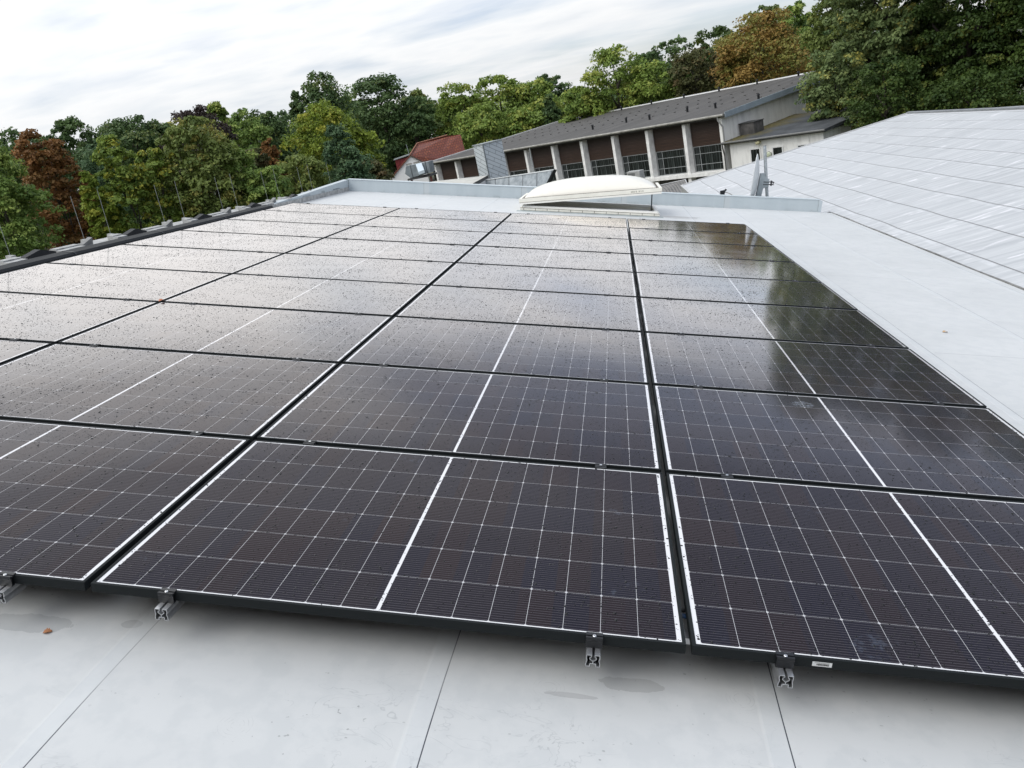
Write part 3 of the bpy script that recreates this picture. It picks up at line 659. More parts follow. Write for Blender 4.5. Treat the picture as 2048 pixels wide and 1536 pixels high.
br.build('mast_clamp', Mat('clamp_black', (0.03, 0.032, 0.035), 0.5).m, dsh)
br = MB(); br.tube([(0.02, 0, -0.46), (-0.25, 0.08, -0.50), (-0.52, 0.16, -0.36)], 0.014, 8); br.build('feed_arm', M_GALV, dsh)
br = MB(); br.tube([(-0.50, 0.155, -0.37), (-0.56, 0.17, -0.32)], 0.032, 12); br.build('receiver', plain('lnb_grey', (0.3, 0.31, 0.31), 0.5).m, dsh)

fl = empty('roof_camera', envm(3.715, 14.32, 0.12), 'small black camera peeping over the light blue parapet', 'camera')
mb = MB(); mb.prism([(-0.055, 0.0), (0.02, 0.0), (0.03, 0.05), (0.035, 0.095), (-0.065, 0.07)], 'y', -0.04, 0.04); mb.build('housing', M_BLACK, fl, bevel=0.004)
mb = MB(); mb.tube([(0.03, 0, 0.075), (0.045, 0, 0.11)], 0.020, 8); mb.build('knob', M_BLACK, fl)
mb = MB(); mb.tube([(0.035, 0.0, 0.05), (0.10, 0.0, 0.035), (0.17, 0, 0.004), (0.22, 0, -0.03)], 0.007, 6); mb.build('cable', plain('cable_beige', (0.35, 0.33, 0.28), 0.6).m, fl)

def leaf(x, y, z, sc, rot, col, label):
    mb = MB(); n = 9; vs = []; fs = []
    for i in range(n + 1):
        t = i / n; wd = 0.42 * math.sin(math.pi * min(1, t * 1.02)) ** 0.8 * (1 + 0.25 * (-1) ** i)
        for s in (-1, 0, 1): vs.append((t - 0.5, s * wd, 0.10 * abs(s) * wd * 3 + 0.12 * math.sin(t * 3.2) + 0.01))
    for i in range(n):
        for s in (0, 1): fs.append((i * 3 + s, i * 3 + s + 1, (i + 1) * 3 + s + 1, (i + 1) * 3 + s))
    mb.poly(vs, fs, True)
    o = mb.build('fallen_leaf', plain('dry_leaf', col, 0.7, 0, 0.35, 60).m, None, envm(x, y, z) @ Matrix.Rotation(rot, 4, 'Z') @ Matrix.Scale(sc, 4))
    tag(o, label, 'leaf', 'fallen leaves')
leaf(-0.085, -0.098, ZM + 0.001, 0.026, 0.5, (0.42, 0.19, 0.09), 'dry orange leaf in the damp patch at the front left of the roof')
leaf(4.182, 4.487, ZM + 0.001, 0.045, 0.2, (0.50, 0.33, 0.18), 'pale tan leaf lying on the bare roof strip right of the panels')
leaf(-1.674, 3.297, 0.0475, 0.05, 1.0, (0.45, 0.14, 0.05), 'small rust red leaf caught where four panels meet on the left')

# ------------------------------------------------------------------ hall with timber bays
ER = Vector((8.814, 54.438, -1.726)); FA = math.atan2(-0.656, 0.755)
HM = Matrix.Translation((ER.x, ER.y, ZG)) @ Matrix.Rotation(FA, 4, 'Z')     # x to the right along the front, y into the building
EZ = ER.z - ZG
hall = empty('hall', HM.copy(), 'long hall with dark shallow roof, white columns and brown timber bays over dark windows', 'building')
def corr():
    m = Mat('dark_corrugated_roof', rough=0.75); x, y, z = m.xyz()
    wv = m.math('SINE', m.math('MULTIPLY', x, 34.0))
    st = m.noise(1.0, 5, 0.6, vec=m.map((2.2, 0.16, 1)))
    base = m.mix(m.ramp(st, [(0.35, 0.0), (0.68, 1.0)]), (0.058, 0.055, 0.051), (0.105, 0.099, 0.092))
    lap = less(m, m.math('FRACT', m.math('DIVIDE', y, 2.4)), 0.018)
    base = m.mix(m.math('MULTIPLY', lap, 0.6), base, (0.05, 0.048, 0.045))
    ms = m.math('MULTIPLY', m.ramp(m.noise(1.7, 6, 0.7), [(0.55, 0.0), (0.7, 1.0)]), m.ramp(y, [(0.0, 1.0), (1.0, 0.0)]))
    base = m.mix(m.math('MULTIPLY', ms, 0.6), base, (0.20, 0.20, 0.13))
    m.set(base); m.bump(wv, 0.5, 0.03); return m.m
M_CORR = corr()
SL = math.tan(R(3.0)); LW = 19.0
rf = MB(); x0, x1 = -33.55, 0.32
rf.poly([(x0, -0.12, EZ), (x1, -0.12, EZ), (x1, LW, EZ + LW * SL), (x0, LW, EZ + LW * SL), (x0, -0.12, EZ - 0.2), (x1, -0.12, EZ - 0.2), (x1, LW, EZ + LW * SL - 0.2), (x0, LW, EZ + LW * SL - 0.2)],
        [(0, 1, 2, 3), (7, 6, 5, 4), (0, 4, 5, 1), (1, 5, 6, 2), (2, 6, 7, 3), (3, 7, 4, 0)])
roof = rf.build('roof', M_CORR, hall)
tr = MB(); tr.poly([(x0 - 0.02, LW - 0.25, EZ + LW * SL + 0.004), (x1, LW - 0.25, EZ + LW * SL + 0.004), (x1, LW + 0.1, EZ + LW * SL + 0.1), (x0 - 0.02, LW + 0.1, EZ + LW * SL + 0.1), (x0 - 0.02, LW + 0.1, EZ + LW * SL - 0.2), (x1, LW + 0.1, EZ + LW * SL - 0.2)], [(0, 1, 2, 3), (3, 2, 5, 4)])
tr.prism([(-0.15, EZ + 0.0), (-0.15, EZ + 0.09), (LW, EZ + LW * SL + 0.09), (LW, EZ + LW * SL)], 'x', x0 - 0.14, x0 + 0.12)
M_WTRIM = plain('white_roof_trim', (0.55, 0.545, 0.53), 0.6, 0, 0.1, 2).m
tr.build('roof_trim', M_WTRIM, roof)
fs_ = MB(); fs_.prism([(-0.02, EZ - 0.25), (-0.02, EZ + 0.12), (LW, EZ + LW * SL + 0.12), (LW, EZ + LW * SL - 0.32)], 'x', x1 + 0.003, x1 + 0.06)
fs_.build('fascia', plain('blue_grey_fascia', (0.30, 0.355, 0.395), 0.55, 0, 0.12, 1.2).m, hall)
gt = MB(); gt.tube([(x0, -0.22, EZ - 0.05), (x1, -0.22, EZ - 0.05)], 0.085, 10)
gt.build('gutter', plain('gutter_zinc', (0.30, 0.29, 0.26), 0.55, 0.2, 0.25, 3).m, hall)
dp = MB(); dp.tube([(-0.12, -0.22, EZ - 0.1), (-0.12, -0.20, EZ - 0.35), (0.12, -0.08, EZ - 0.8), (0.12, -0.08, 0)], 0.055, 8)
dp.build('downpipe', plain('pipe_grey', (0.27, 0.27, 0.26), 0.5, 0.2).m, hall)
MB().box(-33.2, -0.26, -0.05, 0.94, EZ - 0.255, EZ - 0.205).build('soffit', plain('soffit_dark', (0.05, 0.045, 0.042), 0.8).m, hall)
def render_wall():
    m = Mat('stained_white_render', rough=0.9); x, y, z = m.xyz()
    st = m.noise(1.2, 6, 0.65, vec=m.map((1.4, 1.4, 0.35)))
    base = m.mix(m.ramp(st, [(0.48, 0.0), (0.70, 1.0)]), (0.86, 0.85, 0.815), (0.66, 0.65, 0.62))
    base = m.mix(m.math('MULTIPLY', m.ramp(m.noise(2.2, 6, 0.7, vec=m.map((1, 1, 0.22), loc=(3, 3, 3))), [(0.60, 0.0), (0.76, 1.0)]), 0.75), base, (0.22, 0.215, 0.195))
    m.set(base); return m.m
M_REND = render_wall()
gw = MB(); gw.prism([(0.06, 0), (0.06, EZ - 0.2), (LW - 0.3, EZ + LW * SL - 0.32), (LW - 0.3, 0)], 'x', -0.25, 0.0)
gw.box(-33.2, -0.251, LW - 0.6, LW - 0.3, 0, EZ + LW * SL - 0.35); gw.prism([(0.76, 0), (0.76, EZ - 0.2), (LW - 0.3, EZ + LW * SL - 0.32), (LW - 0.3, 0)], 'x', -33.2, -33.0)
gw.box(-33.0, -0.26, 0.95, 1.1, 0, EZ - 0.22)
gw.build('wall', M_REND, hall)
M_COL = plain('white_concrete_column', (0.84, 0.83, 0.80), 0.85, 0, 0.12, 2.5).m
def timber():
    m = Mat('brown_timber_cladding', rough=0.7); x, y, z = m.xyz()
    q = m.math('FRACT', m.math('DIVIDE', z, 0.105)); pl = m.math('FLOOR', m.math('DIVIDE', z, 0.105))
    cb3 = m.t.nodes.new('ShaderNodeCombineXYZ'); m.t.links.new(m.math('MULTIPLY', x, 0.25), cb3.inputs[0]); m.t.links.new(m.math('MULTIPLY', pl, 7.7), cb3.inputs[2])
    v = m.noise(1.5, 5, 0.65, vec=cb3.outputs[0])
    base = m.ramp(v, [(0.3, (0.032, 0.019, 0.013)), (0.55, (0.060, 0.032, 0.021)), (0.75, (0.085, 0.053, 0.038))])
    upper_grey = m.ramp(m.math('DIVIDE', m.math('SUBTRACT', z, 3.5), 1.7), [(0.25, 0.0), (0.8, 1.0)])        # greyer higher up
    base = m.mix(m.math('MULTIPLY', upper_grey, 0.6), base, (0.052, 0.043, 0.040))
    base = m.mix(less(m, q, 0.14), base, (0.008, 0.006, 0.005))
    m.set(base); m.bump(m.ramp(q, [(0.0, 0.0), (0.16, 1.0)]), 0.6, 0.02); return m.m
M_TIMB = timber()
def winglass():
    m = Mat('dark_window_glass', rough=0.06, ior=1.5); x, y, z = m.xyz()
    v = m.noise(1.0, 3, 0.6, vec=m.map((9.0, 1, 0.25)))
    m.set(m.ramp(v, [(0.42, (0.008, 0.010, 0.010)), (0.58, (0.030, 0.036, 0.035)), (0.68, (0.075, 0.085, 0.082))])); return m.m
M_WGL = winglass()
M_WFR = plain('pale_window_frame', (0.30, 0.315, 0.315), 0.6, 0, 0.08, 4).m
NB = 10; BW = 3.31; ZB = 1.78; ZH = 3.55
pv = None; proto_parts = []
for k in range(1, NB + 1):
    xk = -BW * k
    cm = MB(); cm.box(0, 0.26, 0.12, 0.72, 0.0, EZ - 0.258)
    if k == 1:
        o = cm.build('column', M_COL, hall, bevel=0.012); PC = o
        tb = MB(); tb.box(0, BW - 0.301, 0, 0.05, ZH, EZ - 0.258); PT_ = tb.build('timber_bay', M_TIMB, hall)
        W = BW - 0.301
        wf = MB(); t = 0.05
        wf.box(0, W, 0, t, ZB, ZB + t); wf.box(0, W, 0, t, ZH - t - 0.003, ZH - 0.003)
        for xx in (0, W - t): wf.box(xx, xx + t, 0, t, ZB + t, ZH - t - 0.003)
        for xx in (0.52, W - 0.52): wf.box(xx, xx + 0.038, 0.003, t - 0.003, ZB + t, ZH - t - 0.003)
        for zz_ in (ZB + 0.48, ZB + 1.22): wf.box(t, W - t, 0.006, t - 0.006, zz_, zz_ + 0.036)
        PF = wf.build('window', M_WFR, hall)
        PP = MB().box(0.02, W - 0.02, 0.03, 0.04, ZB + 0.02, ZH - 0.02).build('pane', M_WGL, PF)
        cols = [(PC, PT_, PF, PP)]
    else:
        c1 = PC.copy(); t1 = PT_.copy(); f1 = PF.copy(); p1 = PP.copy()
        for q_, pr_ in ((c1, hall), (t1, hall), (f1, hall), (p1, f1)): C.objects.link(q_); q_.parent = pr_
        cols.append((c1, t1, f1, p1))
for k, (c1, t1, f1, p1) in enumerate(cols, 1):
    xk = -BW * k; c1.location = (xk, 0, 0); t1.location = (xk + 0.3005, 0.70, 0); f1.location = (xk + 0.3005, 0.72, 0)
sw = MB(); sw.box(-33.15, -0.02, 0.0, 0.80, ZB - 0.24, ZB - 0.002); sw.build('sill', M_COL, hall)
MB().box(-33.1, -0.03, 0.74, 0.90, 0, ZB - 0.243).build('plinth', plain('dark_plinth', (0.10, 0.095, 0.085), 0.9, 0, 0.3, 1.5).m, hall)
for k in range(15):        # vent pegs along the ridge and down on the roof
    if k < 9: px, py = -31.5 + k * 3.9, LW - 0.9
    else: px, py = -15.5 + (k - 9) * 3.05, 5.2 - (k % 2) * 0.8
    v = MB(); v.tube([(0, 0, -0.05), (0, 0, 0.34)], 0.085, 8); v.tube([(0, 0, 0.30), (0, 0, 0.40)], [0.125, 0.10], 8)
    o = v.build('roof_vent', M_BLACK, roof); o.location = (px, py, EZ + py * SL)
sg = None
for yy in (6.4, 9.6, 12.8):
    for kx in range(30):
        if sg is None:
            fx = MB(); fx.box(0, 0.17, -0.04, 0.04, -0.03, 0.05); sg = fx.build('snow_guard', plain('guard_dark', (0.035, 0.034, 0.032), 0.7).m, roof); o = sg
        else: o = sg.copy(); C.objects.link(o); o.parent = roof
        o.location = (-32.5 + kx * 1.09, yy, EZ + yy * SL)

# annex by the hall's gable
anx = empty('annex', HM @ Matrix.Translation((0.3, 0, 0)), 'small stained white annex with a mossy dark lean-to roof and three windows', 'building')
AZ0 = EZ - 1.80
M_ANX = render_wall()
aw = MB(); aw.box(0.12, 6.7, 0.05, 7.2, 0, AZ0 - 0.2); aw.build('wall', M_REND, anx)
def moss():
    m = Mat('mossy_felt_roof', rough=0.9); x, y, z = m.xyz()
    base = m.mix(m.ramp(m.noise(0.8, 4), [(0.4, 0.0), (0.65, 1.0)]), (0.040, 0.044, 0.048), (0.075, 0.080, 0.086))
    k = m.math('MULTIPLY', m.ramp(m.noise(1.4, 6, 0.7), [(0.36, 0.0), (0.46, 1.0)]), m.ramp(m.math('ADD', m.math('MULTIPLY', x, 0.20), m.math('MULTIPLY', m.noise(0.7, 3), 0.9)), [(0.45, 1.0), (0.95, 0.0)]))
    base = m.mix(k, base, m.ramp(m.noise(6, 5), [(0.35, (0.075, 0.080, 0.018)), (0.65, (0.165, 0.120, 0.045))])); m.set(base)
    m.bump(m.noise(5, 5), 0.5, 0.05); return m.m
ar = MB(); SA = 0.045
ar.poly([(-0.28, -0.25, AZ0), (7.0, -0.25, AZ0), (7.0, 7.5, AZ0 + 0.40), (-0.28, 9.3, AZ0 + 0.42), (-0.28, -0.25, AZ0 - 0.17), (7.0, -0.25, AZ0 - 0.17), (7.0, 7.5, AZ0 + 0.18), (-0.28, 9.3, AZ0 + 0.2)],
        [(0, 1, 2, 3), (7, 6, 5, 4), (0, 4, 5, 1), (1, 5, 6, 2), (2, 6, 7, 3), (3, 7, 4, 0)])
ar.build('roof', moss(), anx)
g2 = MB(); g2.tube([(-0.28, -0.32, AZ0 - 0.05), (7.0, -0.32, AZ0 - 0.05)], 0.07, 8); g2.build('gutter', plain('gutter_grey', (0.16, 0.16, 0.155), 0.5, 0.2).m, anx)
g2 = MB(); g2.tube([(-0.22, -0.32, AZ0 - 0.1), (-0.22, -0.3, AZ0 - 0.35), (-0.24, -0.12, AZ0 - 0.9), (-0.24, -0.12, 0)], 0.05, 8); g2.build('downpipe', plain('pipe_dark', (0.12, 0.12, 0.115), 0.5, 0.2).m, anx)
for (wx, wz, ww) in ((1.62, EZ - 2.45, 0.78), (3.22, EZ - 2.5, 0.78), (4.95, EZ - 2.55, 0.85)):
    f = MB(); hh = 1.05; t = 0.075
    f.box(wx, wx + ww, -0.02, 0.045, wz - t, wz); f.box(wx, wx + ww, -0.02, 0.045, wz - hh, wz - hh + t); f.box(wx, wx + t, -0.02, 0.045, wz - hh + t, wz - t); f.box(wx + ww - t, wx + ww, -0.02, 0.045, wz - hh + t, wz - t)
    fo = f.build('window', Mat('window_white', (0.75, 0.75, 0.73), 0.5).m, anx)
    MB().box(wx + t, wx + ww - t, 0.02, 0.04, wz - hh + t, wz - t).build('pane', M_WGL, fo)
bx = MB(); bx.box(-0.18, 0.92, 1.9, 3.1, AZ0 - 0.1, AZ0 + 0.84); ch = bx.build('chimney', plain('chimney_grey', (0.10, 0.095, 0.09), 0.85, 0, 0.35, 3).m, anx)
MB().box(-0.23, 0.97, 1.85, 3.15, AZ0 + 0.842, AZ0 + 0.89).build('chimney_cap', plain('cap_dark', (0.05, 0.05, 0.048), 0.8).m, ch)
lp = empty('wall_lamp', HM @ Matrix.Translation((2.62, 0.0, EZ - 2.2)), 'cream floodlight on the annex wall above its left window', 'lamp')
mb = MB(); mb.tube([(0, 0.0, -0.25), (0, -0.1, 0.0)], 0.03, 6); mb.build('arm', M_CREAM, lp)
mb = MB(); mb.tube([(-0.12, -0.12, 0.06), (0.16, -0.12, 0.14)], [0.10, 0.13], 10); mb.build('head', plain('lamp_cream', (0.62, 0.58, 0.36), 0.5).m, lp)
lp = empty('wall_lamp', HM @ Matrix.Translation((3.28, -0.03, EZ - 2.95)), 'round greenish globe lamp on the annex wall between two windows', 'lamp')
mb = MB(); mb.tube([(0, 0.05, 0), (0, -0.06, 0)], [0.20, 0.2], 18); mb.build('rim', plain('lamp_rim', (0.40, 0.42, 0.36), 0.5).m, lp)
mb = MB(); mb.tube([(0, -0.06, 0), (0, -0.12, 0)], [0.17, 0.10], 18); mb.build('lens', Mat('lamp_lens', (0.52, 0.56, 0.40), 0.25).m, lp)

# ------------------------------------------------------------------ things between the roof and the hall
def local(u, v, d, rz=FA):      # frame standing at a pixel's point, turned like the hall
    p = at(u, v, d); return Matrix.Translation(p) @ Matrix.Rotation(rz, 4, 'Z')
# slate-clad shaft
def slates():
    m = Mat('light_slate_cladding', rough=0.6)
    cbx = m.t.nodes.new('ShaderNodeCombineXYZ'); x, y, z = m.xyz()
    s = m.math('ADD', x, y); m.t.links.new(s, cbx.inputs[0]); m.t.links.new(z, cbx.inputs[1])
    mpn = m.t.nodes.new('ShaderNodeMapping'); mpn.inputs['Rotation'].default_value = (0, 0, R(28)); m.t.links.new(cbx.outputs[0], mpn.inputs[0])
    b = m.t.nodes.new('ShaderNodeTexBrick'); m.t.links.new(mpn.outputs[0], b.inputs[0])
    b.inputs['Color1'].default_value = (0.50, 0.54, 0.565, 1); b.inputs['Color2'].default_value = (0.56, 0.60, 0.62, 1); b.inputs['Mortar'].default_value = (0.10, 0.115, 0.125, 1)
    b.inputs['Scale'].default_value = 1.0; b.inputs['Mortar Size'].default_value = 0.010; b.inputs['Brick Width'].default_value = 0.9; b.inputs['Row Height'].default_value = 0.20
    m.set(b.outputs[0]); return m.m
sh = empty('slate_shaft', local(965.5, 289, 40), 'tall boxy shaft clad in light grey diagonal slates in front of the hall', 'shaft')
TH = 5.2
mb = MB(); mb.box(-0.80, 0, 0, 1.32, -TH, 0.0)
o = mb.build('cladding', slates(), sh)
MB().box(-0.84, 0.04, -0.04, 1.36, 0.001, 0.05).build('cap', plain('shaft_cap', (0.36, 0.39, 0.40), 0.5, 0.2).m, sh)
MB().box(-0.022, 0.022, -0.022, 0.022, -TH, -0.003).build('corner_strip', plain('corner_grey', (0.16, 0.18, 0.19), 0.5, 0.2).m, sh)

def solid(name, mat, quad_px, d, back, drop, parent=None, thick=None):
    """a box-like solid: four seen corners (pixel, distance) swept away from the viewer's side by the vector back and closed below"""
    P = [at(u, v, dd) for (u, v, dd) in quad_px]; Bk = Vector(back); n = len(P)
    mb = MB(); mb.poly(P + [p + Bk for p in P], [tuple(range(n)), tuple(range(n, 2 * n))[::-1]] + [(i, n + i, n + (i + 1) % n, (i + 1) % n) for i in range(n)])
    return mb.build(name, mat, parent)
def zinc():
    m = Mat('standing_seam_zinc', rough=0.5, metal=0.25); x, y, z = m.xyz()
    s = m.math('ADD', m.math('MULTIPLY', x, 0.97), m.math('MULTIPLY', y, -0.2))
    q = m.math('FRACT', m.math('DIVIDE', s, 0.62))
    v = m.noise(1.5, 6, 0.65, vec=m.map((4.0, 4.0, 0.5)))
    base = m.mix(m.ramp(v, [(0.35, 0.0), (0.68, 1.0)]), (0.16, 0.185, 0.20), (0.32, 0.35, 0.365))
    base = m.mix(less(m, q, 0.05), base, (0.07, 0.08, 0.085)); m.set(base); m.bump(m.ramp(q, [(0.0, 1.0), (0.07, 0.0)]), 0.5, 0.03); return m.m
M_ZINC = zinc()
def world_thing(name, pivot, label, cat): return empty(name, Matrix.Translation(pivot), label, cat)
zc = world_thing('zinc_canopy', at(1030, 372, 32), 'grey zinc clad canopy with slanting right end behind the parapet', 'canopy')
def part(o, root):          # o was built in world coordinates
    o.parent = root; o.matrix_parent_inverse = root.matrix_world.inverted(); return o
bpy.context.view_layer.update()
part(solid('cladding', M_ZINC, [(958, 385, 32), (1083, 385, 30.5), (1106, 340, 30.5), (967, 361, 32)], 0, (0.08, 0.30, -0.06), 0), zc)
part(solid('edge_trim', plain('zinc_edge', (0.42, 0.44, 0.44), 0.5, 0.3, 0.15, 6).m, [(966, 361.5, 31.97), (1106.5, 340.5, 30.47), (1107.5, 338.2, 30.47), (966, 359.6, 31.97)], 0, (0.08, 0.30, -0.06), 0), zc)
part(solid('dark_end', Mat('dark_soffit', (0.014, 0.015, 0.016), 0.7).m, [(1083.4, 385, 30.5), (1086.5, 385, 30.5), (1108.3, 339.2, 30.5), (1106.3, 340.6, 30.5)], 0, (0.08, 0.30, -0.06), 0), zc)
fr_ = world_thing('flat_roof_block', at(920, 366, 30), 'low block with pale weathered flat roof below the first hall bays', 'building')
bpy.context.view_layer.update()
PR = plain('weathered_flat_roof', (0.50, 0.49, 0.44), 0.85, 0, 0.2, 3).m
mb = MB(); A_, B_, C_, D_ = at(835, 368, 29), at(945, 367.5, 28.0), at(974.5, 351.3, 33.5), at(872, 362, 34.5)
for q_ in (A_, B_, C_, D_): q_.z += 0.0
dn = Vector((0, 0, -0.12)); mb.poly([A_, B_, C_, D_, A_ + dn, B_ + dn, C_ + dn, D_ + dn], [(0, 1, 2, 3), (7, 6, 5, 4), (0, 4, 5, 1), (1, 5, 6, 2), (2, 6, 7, 3), (3, 7, 4, 0)])
part(mb.build('roof', PR), fr_)
mb = MB(); d2_ = Vector((0, 0, -0.35)); e_ = Vector((0.05, 0.0, 0.02)); mb.poly([B_ + e_, C_ + e_, C_ + e_ + d2_, B_ + e_ + d2_, B_ + e_ * 0.08, C_ + e_ * 0.08, C_ + e_ * 0.08 + d2_, B_ + e_ * 0.08 + d2_], [(0, 1, 2, 3), (7, 6, 5, 4), (0, 4, 5, 1), (1, 5, 6, 2), (2, 6, 7, 3), (3, 7, 4, 0)])
part(mb.build('fascia', plain('dark_fascia', (0.05, 0.05, 0.048), 0.7).m), fr_)
mb = MB(); d3 = Vector((0, 0, -6)); i_ = Vector((0.1, 0.1, -0.121)); mb.poly([A_ * 0.98 + C_ * 0.02 + i_, B_ * 0.98 + D_ * 0.02 + i_, C_ * 0.98 + A_ * 0.02 + i_, D_ * 0.98 + B_ * 0.02 + i_] + [q_ + d3 for q_ in (A_, B_, C_, D_)], [(0, 1, 2, 3), (0, 4, 5, 1), (1, 5, 6, 2), (2, 6, 7, 3), (3, 7, 4, 0)])
part(mb.build('wall', M_WALLP), fr_)
# ventilation duct
vt = empty('ventilation_unit', local(818, 352, 44, R(-4)), 'grey sheet metal ventilation duct with a bright slanted hood beside the white gable', 'ventilation unit')
mb = MB(); mb.prism([(-0.2, 0.15), (0.05, -0.12), (1.3, -0.06), (1.3, 0.56), (-0.05, 0.55)], 'y', 0, 0.9); mb.build('duct', plain('duct_grey', (0.24, 0.27, 0.285), 0.5, 0.3, 0.2, 3).m, vt, bevel=0.01)
mb = MB()
for xx in (0.2, 0.62, 1.1): mb.box(xx, xx + 0.03, -0.02, 0.0, -0.10, 0.60)
mb.build('seam', plain('seam_dark', (0.07, 0.08, 0.085), 0.5, 0.3).m, vt)
mb = MB(); mb.poly([(0.55, -0.02, 0.56), (0.90, -0.02, 0.57), (1.10, -0.45, 0.18), (0.75, -0.45, 0.14), (0.55, -0.02, 0.1), (0.90, -0.02, 0.1), (1.10, -0.45, 0.02), (0.75, -0.45, -0.02)], [(0, 1, 2, 3), (7, 6, 5, 4), (0, 3, 7, 4), (1, 5, 6, 2), (3, 2, 6, 7), (0, 4, 5, 1)])
mb.build('hood', Mat('bright_hood', (0.50, 0.57, 0.62), 0.4, 0.2).m, vt)
mb = MB(); mb.box(-0.1, 1.35, -0.1, 1.0, -0.24, -0.14)
mb.build('platform', plain('platform_dark', (0.06, 0.06, 0.06), 0.7).m, vt)
for xx in (0.05, 1.2): MB().box(xx, xx + 0.10, -0.06, 0.04, -3.5, -0.241).build('leg', plain('leg_rust', (0.12, 0.035, 0.025), 0.7).m, vt)
# low roofs and a condenser below the hall windows
lr = empty('low_shed', Matrix.Translation(at(1345, 380, 40)), 'low grey sheet roofed shed between the skylight dome and the hall', 'shed')
def sheetroof():
    m = Mat('grey_sheet_roof', rough=0.7); x, y, z = m.xyz(); wv = m.math('SINE', m.math('MULTIPLY', x, 40.0))
    m.mottled((0.13, 0.125, 0.115), (0.22, 0.21, 0.195), 2.0); m.bump(wv, 0.6, 0.03); return m.m
bpy.context.view_layer.update()
Q = [at(1316, 389, 38), at(1382, 389, 38), at(1371, 360.5, 43), at(1321, 371.5, 43)]
mb = MB(); dz_ = Vector((0, 0, -0.10)); mb.poly(Q + [q_ + dz_ for q_ in Q], [(0, 1, 2, 3), (7, 6, 5, 4), (0, 4, 5, 1), (1, 5, 6, 2), (2, 6, 7, 3), (3, 7, 4, 0)])
part(mb.build('roof', sheetroof()), lr)
mb = MB(); mb.tube([Q[3] + Vector((0, 0, 0.03)), Q[2] + Vector((0, 0, 0.03)), Q[1] + Vector((0, 0, 0.03))], 0.035, 6); part(mb.build('edge', M_TRIM), lr)
mb = MB(); ctr = sum(Q, Vector()) / 4; I_ = [q_.lerp(ctr, 0.06) for q_ in Q]; mb.poly([q_ + dz_ * 1.02 for q_ in I_] + [Vector((q_.x, q_.y, ZG)) for q_ in I_], [(0, 1, 2, 3), (0, 4, 5, 1), (1, 5, 6, 2), (2, 6, 7, 3), (3, 7, 4, 0)])
part(mb.build('wall', plain('shed_wall', (0.12, 0.115, 0.10), 0.9).m), lr)
ac = empty('condenser', local(1253, 345, 47), 'pale grey condenser box standing before the hall windows behind the dome', 'air conditioner')
mb = MB(); mb.box(0, 0.98, 0, 0.45, -0.75, 0.02); mb.build('casing', plain('condenser_grey', (0.38, 0.38, 0.37), 0.6, 0, 0.12, 6).m, ac, bevel=0.02)
mb = MB(); [mb.box(0.08, 0.62, -0.006, -0.001, -0.66 + k * 0.06, -0.63 + k * 0.06) for k in range(10)]; mb.build('grille', M_CAP, ac)
MB().box(0, 1.0, -0.2, 0.7, -3.2, -0.751).build('stand', plain('stand_grey', (0.10, 0.10, 0.095), 0.8).m, ac)
ar_ = empty('antenna_rod', Matrix.Translation(at(1066, 346, 31)), 'thin pale rod rising from the zinc canopy before the hall', 'rod')
mb = MB(); mb.tube([(0, 0, -0.35), at(1059, 297, 31) - at(1066, 346, 31)], 0.014, 6); mb.build('shaft', M_ROD, ar_)
MB().box(-0.05, 0.05, -0.05, 0.05, -0.5, -0.351).build('base', M_CONC, ar_)

# house with red tiled roof
def tiles():
    m = Mat('red_clay_tiles', rough=0.8)
    cbx = m.t.nodes.new('ShaderNodeCombineXYZ'); x, y, z = m.xyz()
    m.t.links.new(m.math('ADD', x, m.math('MULTIPLY', y, 0.0)), cbx.inputs[0]); m.t.links.new(m.math('MULTIPLY', z, 1.35), cbx.inputs[1])
    b = m.t.nodes.new('ShaderNodeTexBrick'); m.t.links.new(cbx.outputs[0], b.inputs[0])
    b.inputs['Color1'].default_value = (0.150, 0.038, 0.022, 1); b.inputs['Color2'].default_value = (0.22, 0.062, 0.032, 1); b.inputs['Mortar'].default_value = (0.055, 0.018, 0.012, 1)
    b.inputs['Scale'].default_value = 1.0; b.inputs['Mortar Size'].default_value = 0.03; b.inputs['Brick Width'].default_value = 0.26; b.inputs['Row Height'].default_value = 0.30
    c = m.mix(m.math('MULTIPLY', m.ramp(m.noise(0.9, 5, 0.65), [(0.45, 0.0), (0.62, 1.0)]), 0.7), b.outputs[0], (0.12, 0.035, 0.026))
    c = m.mix(m.math('MULTIPLY', m.ramp(m.noise(2.3, 4), [(0.62, 0.0), (0.7, 1.0)]), 0.5), c, (0.42, 0.15, 0.06))
    m.set(c); m.bump(b.outputs['Fac'], -0.5, 0.05); return m.m
hs = empty('red_roof_house', local(820.4, 309, 82, R(13)) @ Matrix.Scale(66 / 62, 4), 'white gabled house with weathered red tiled roof left of the hall', 'house')
k_ = 62 / F          # metres per photo pixel there
GP, GE = -2.35, 1.55
wl = MB(); wl.prism([(-2.3, -6), (-2.3, -1.75), (-2.12, -1.6), (0.0, -0.10), (1.22, -1.10), (1.22, -6)], 'y', 0.0, 7.0)
wl.build('wall', Mat('white_house_wall', (0.82, 0.81, 0.79), 0.85).m, hs)
MT = tiles()
rfm = MB()
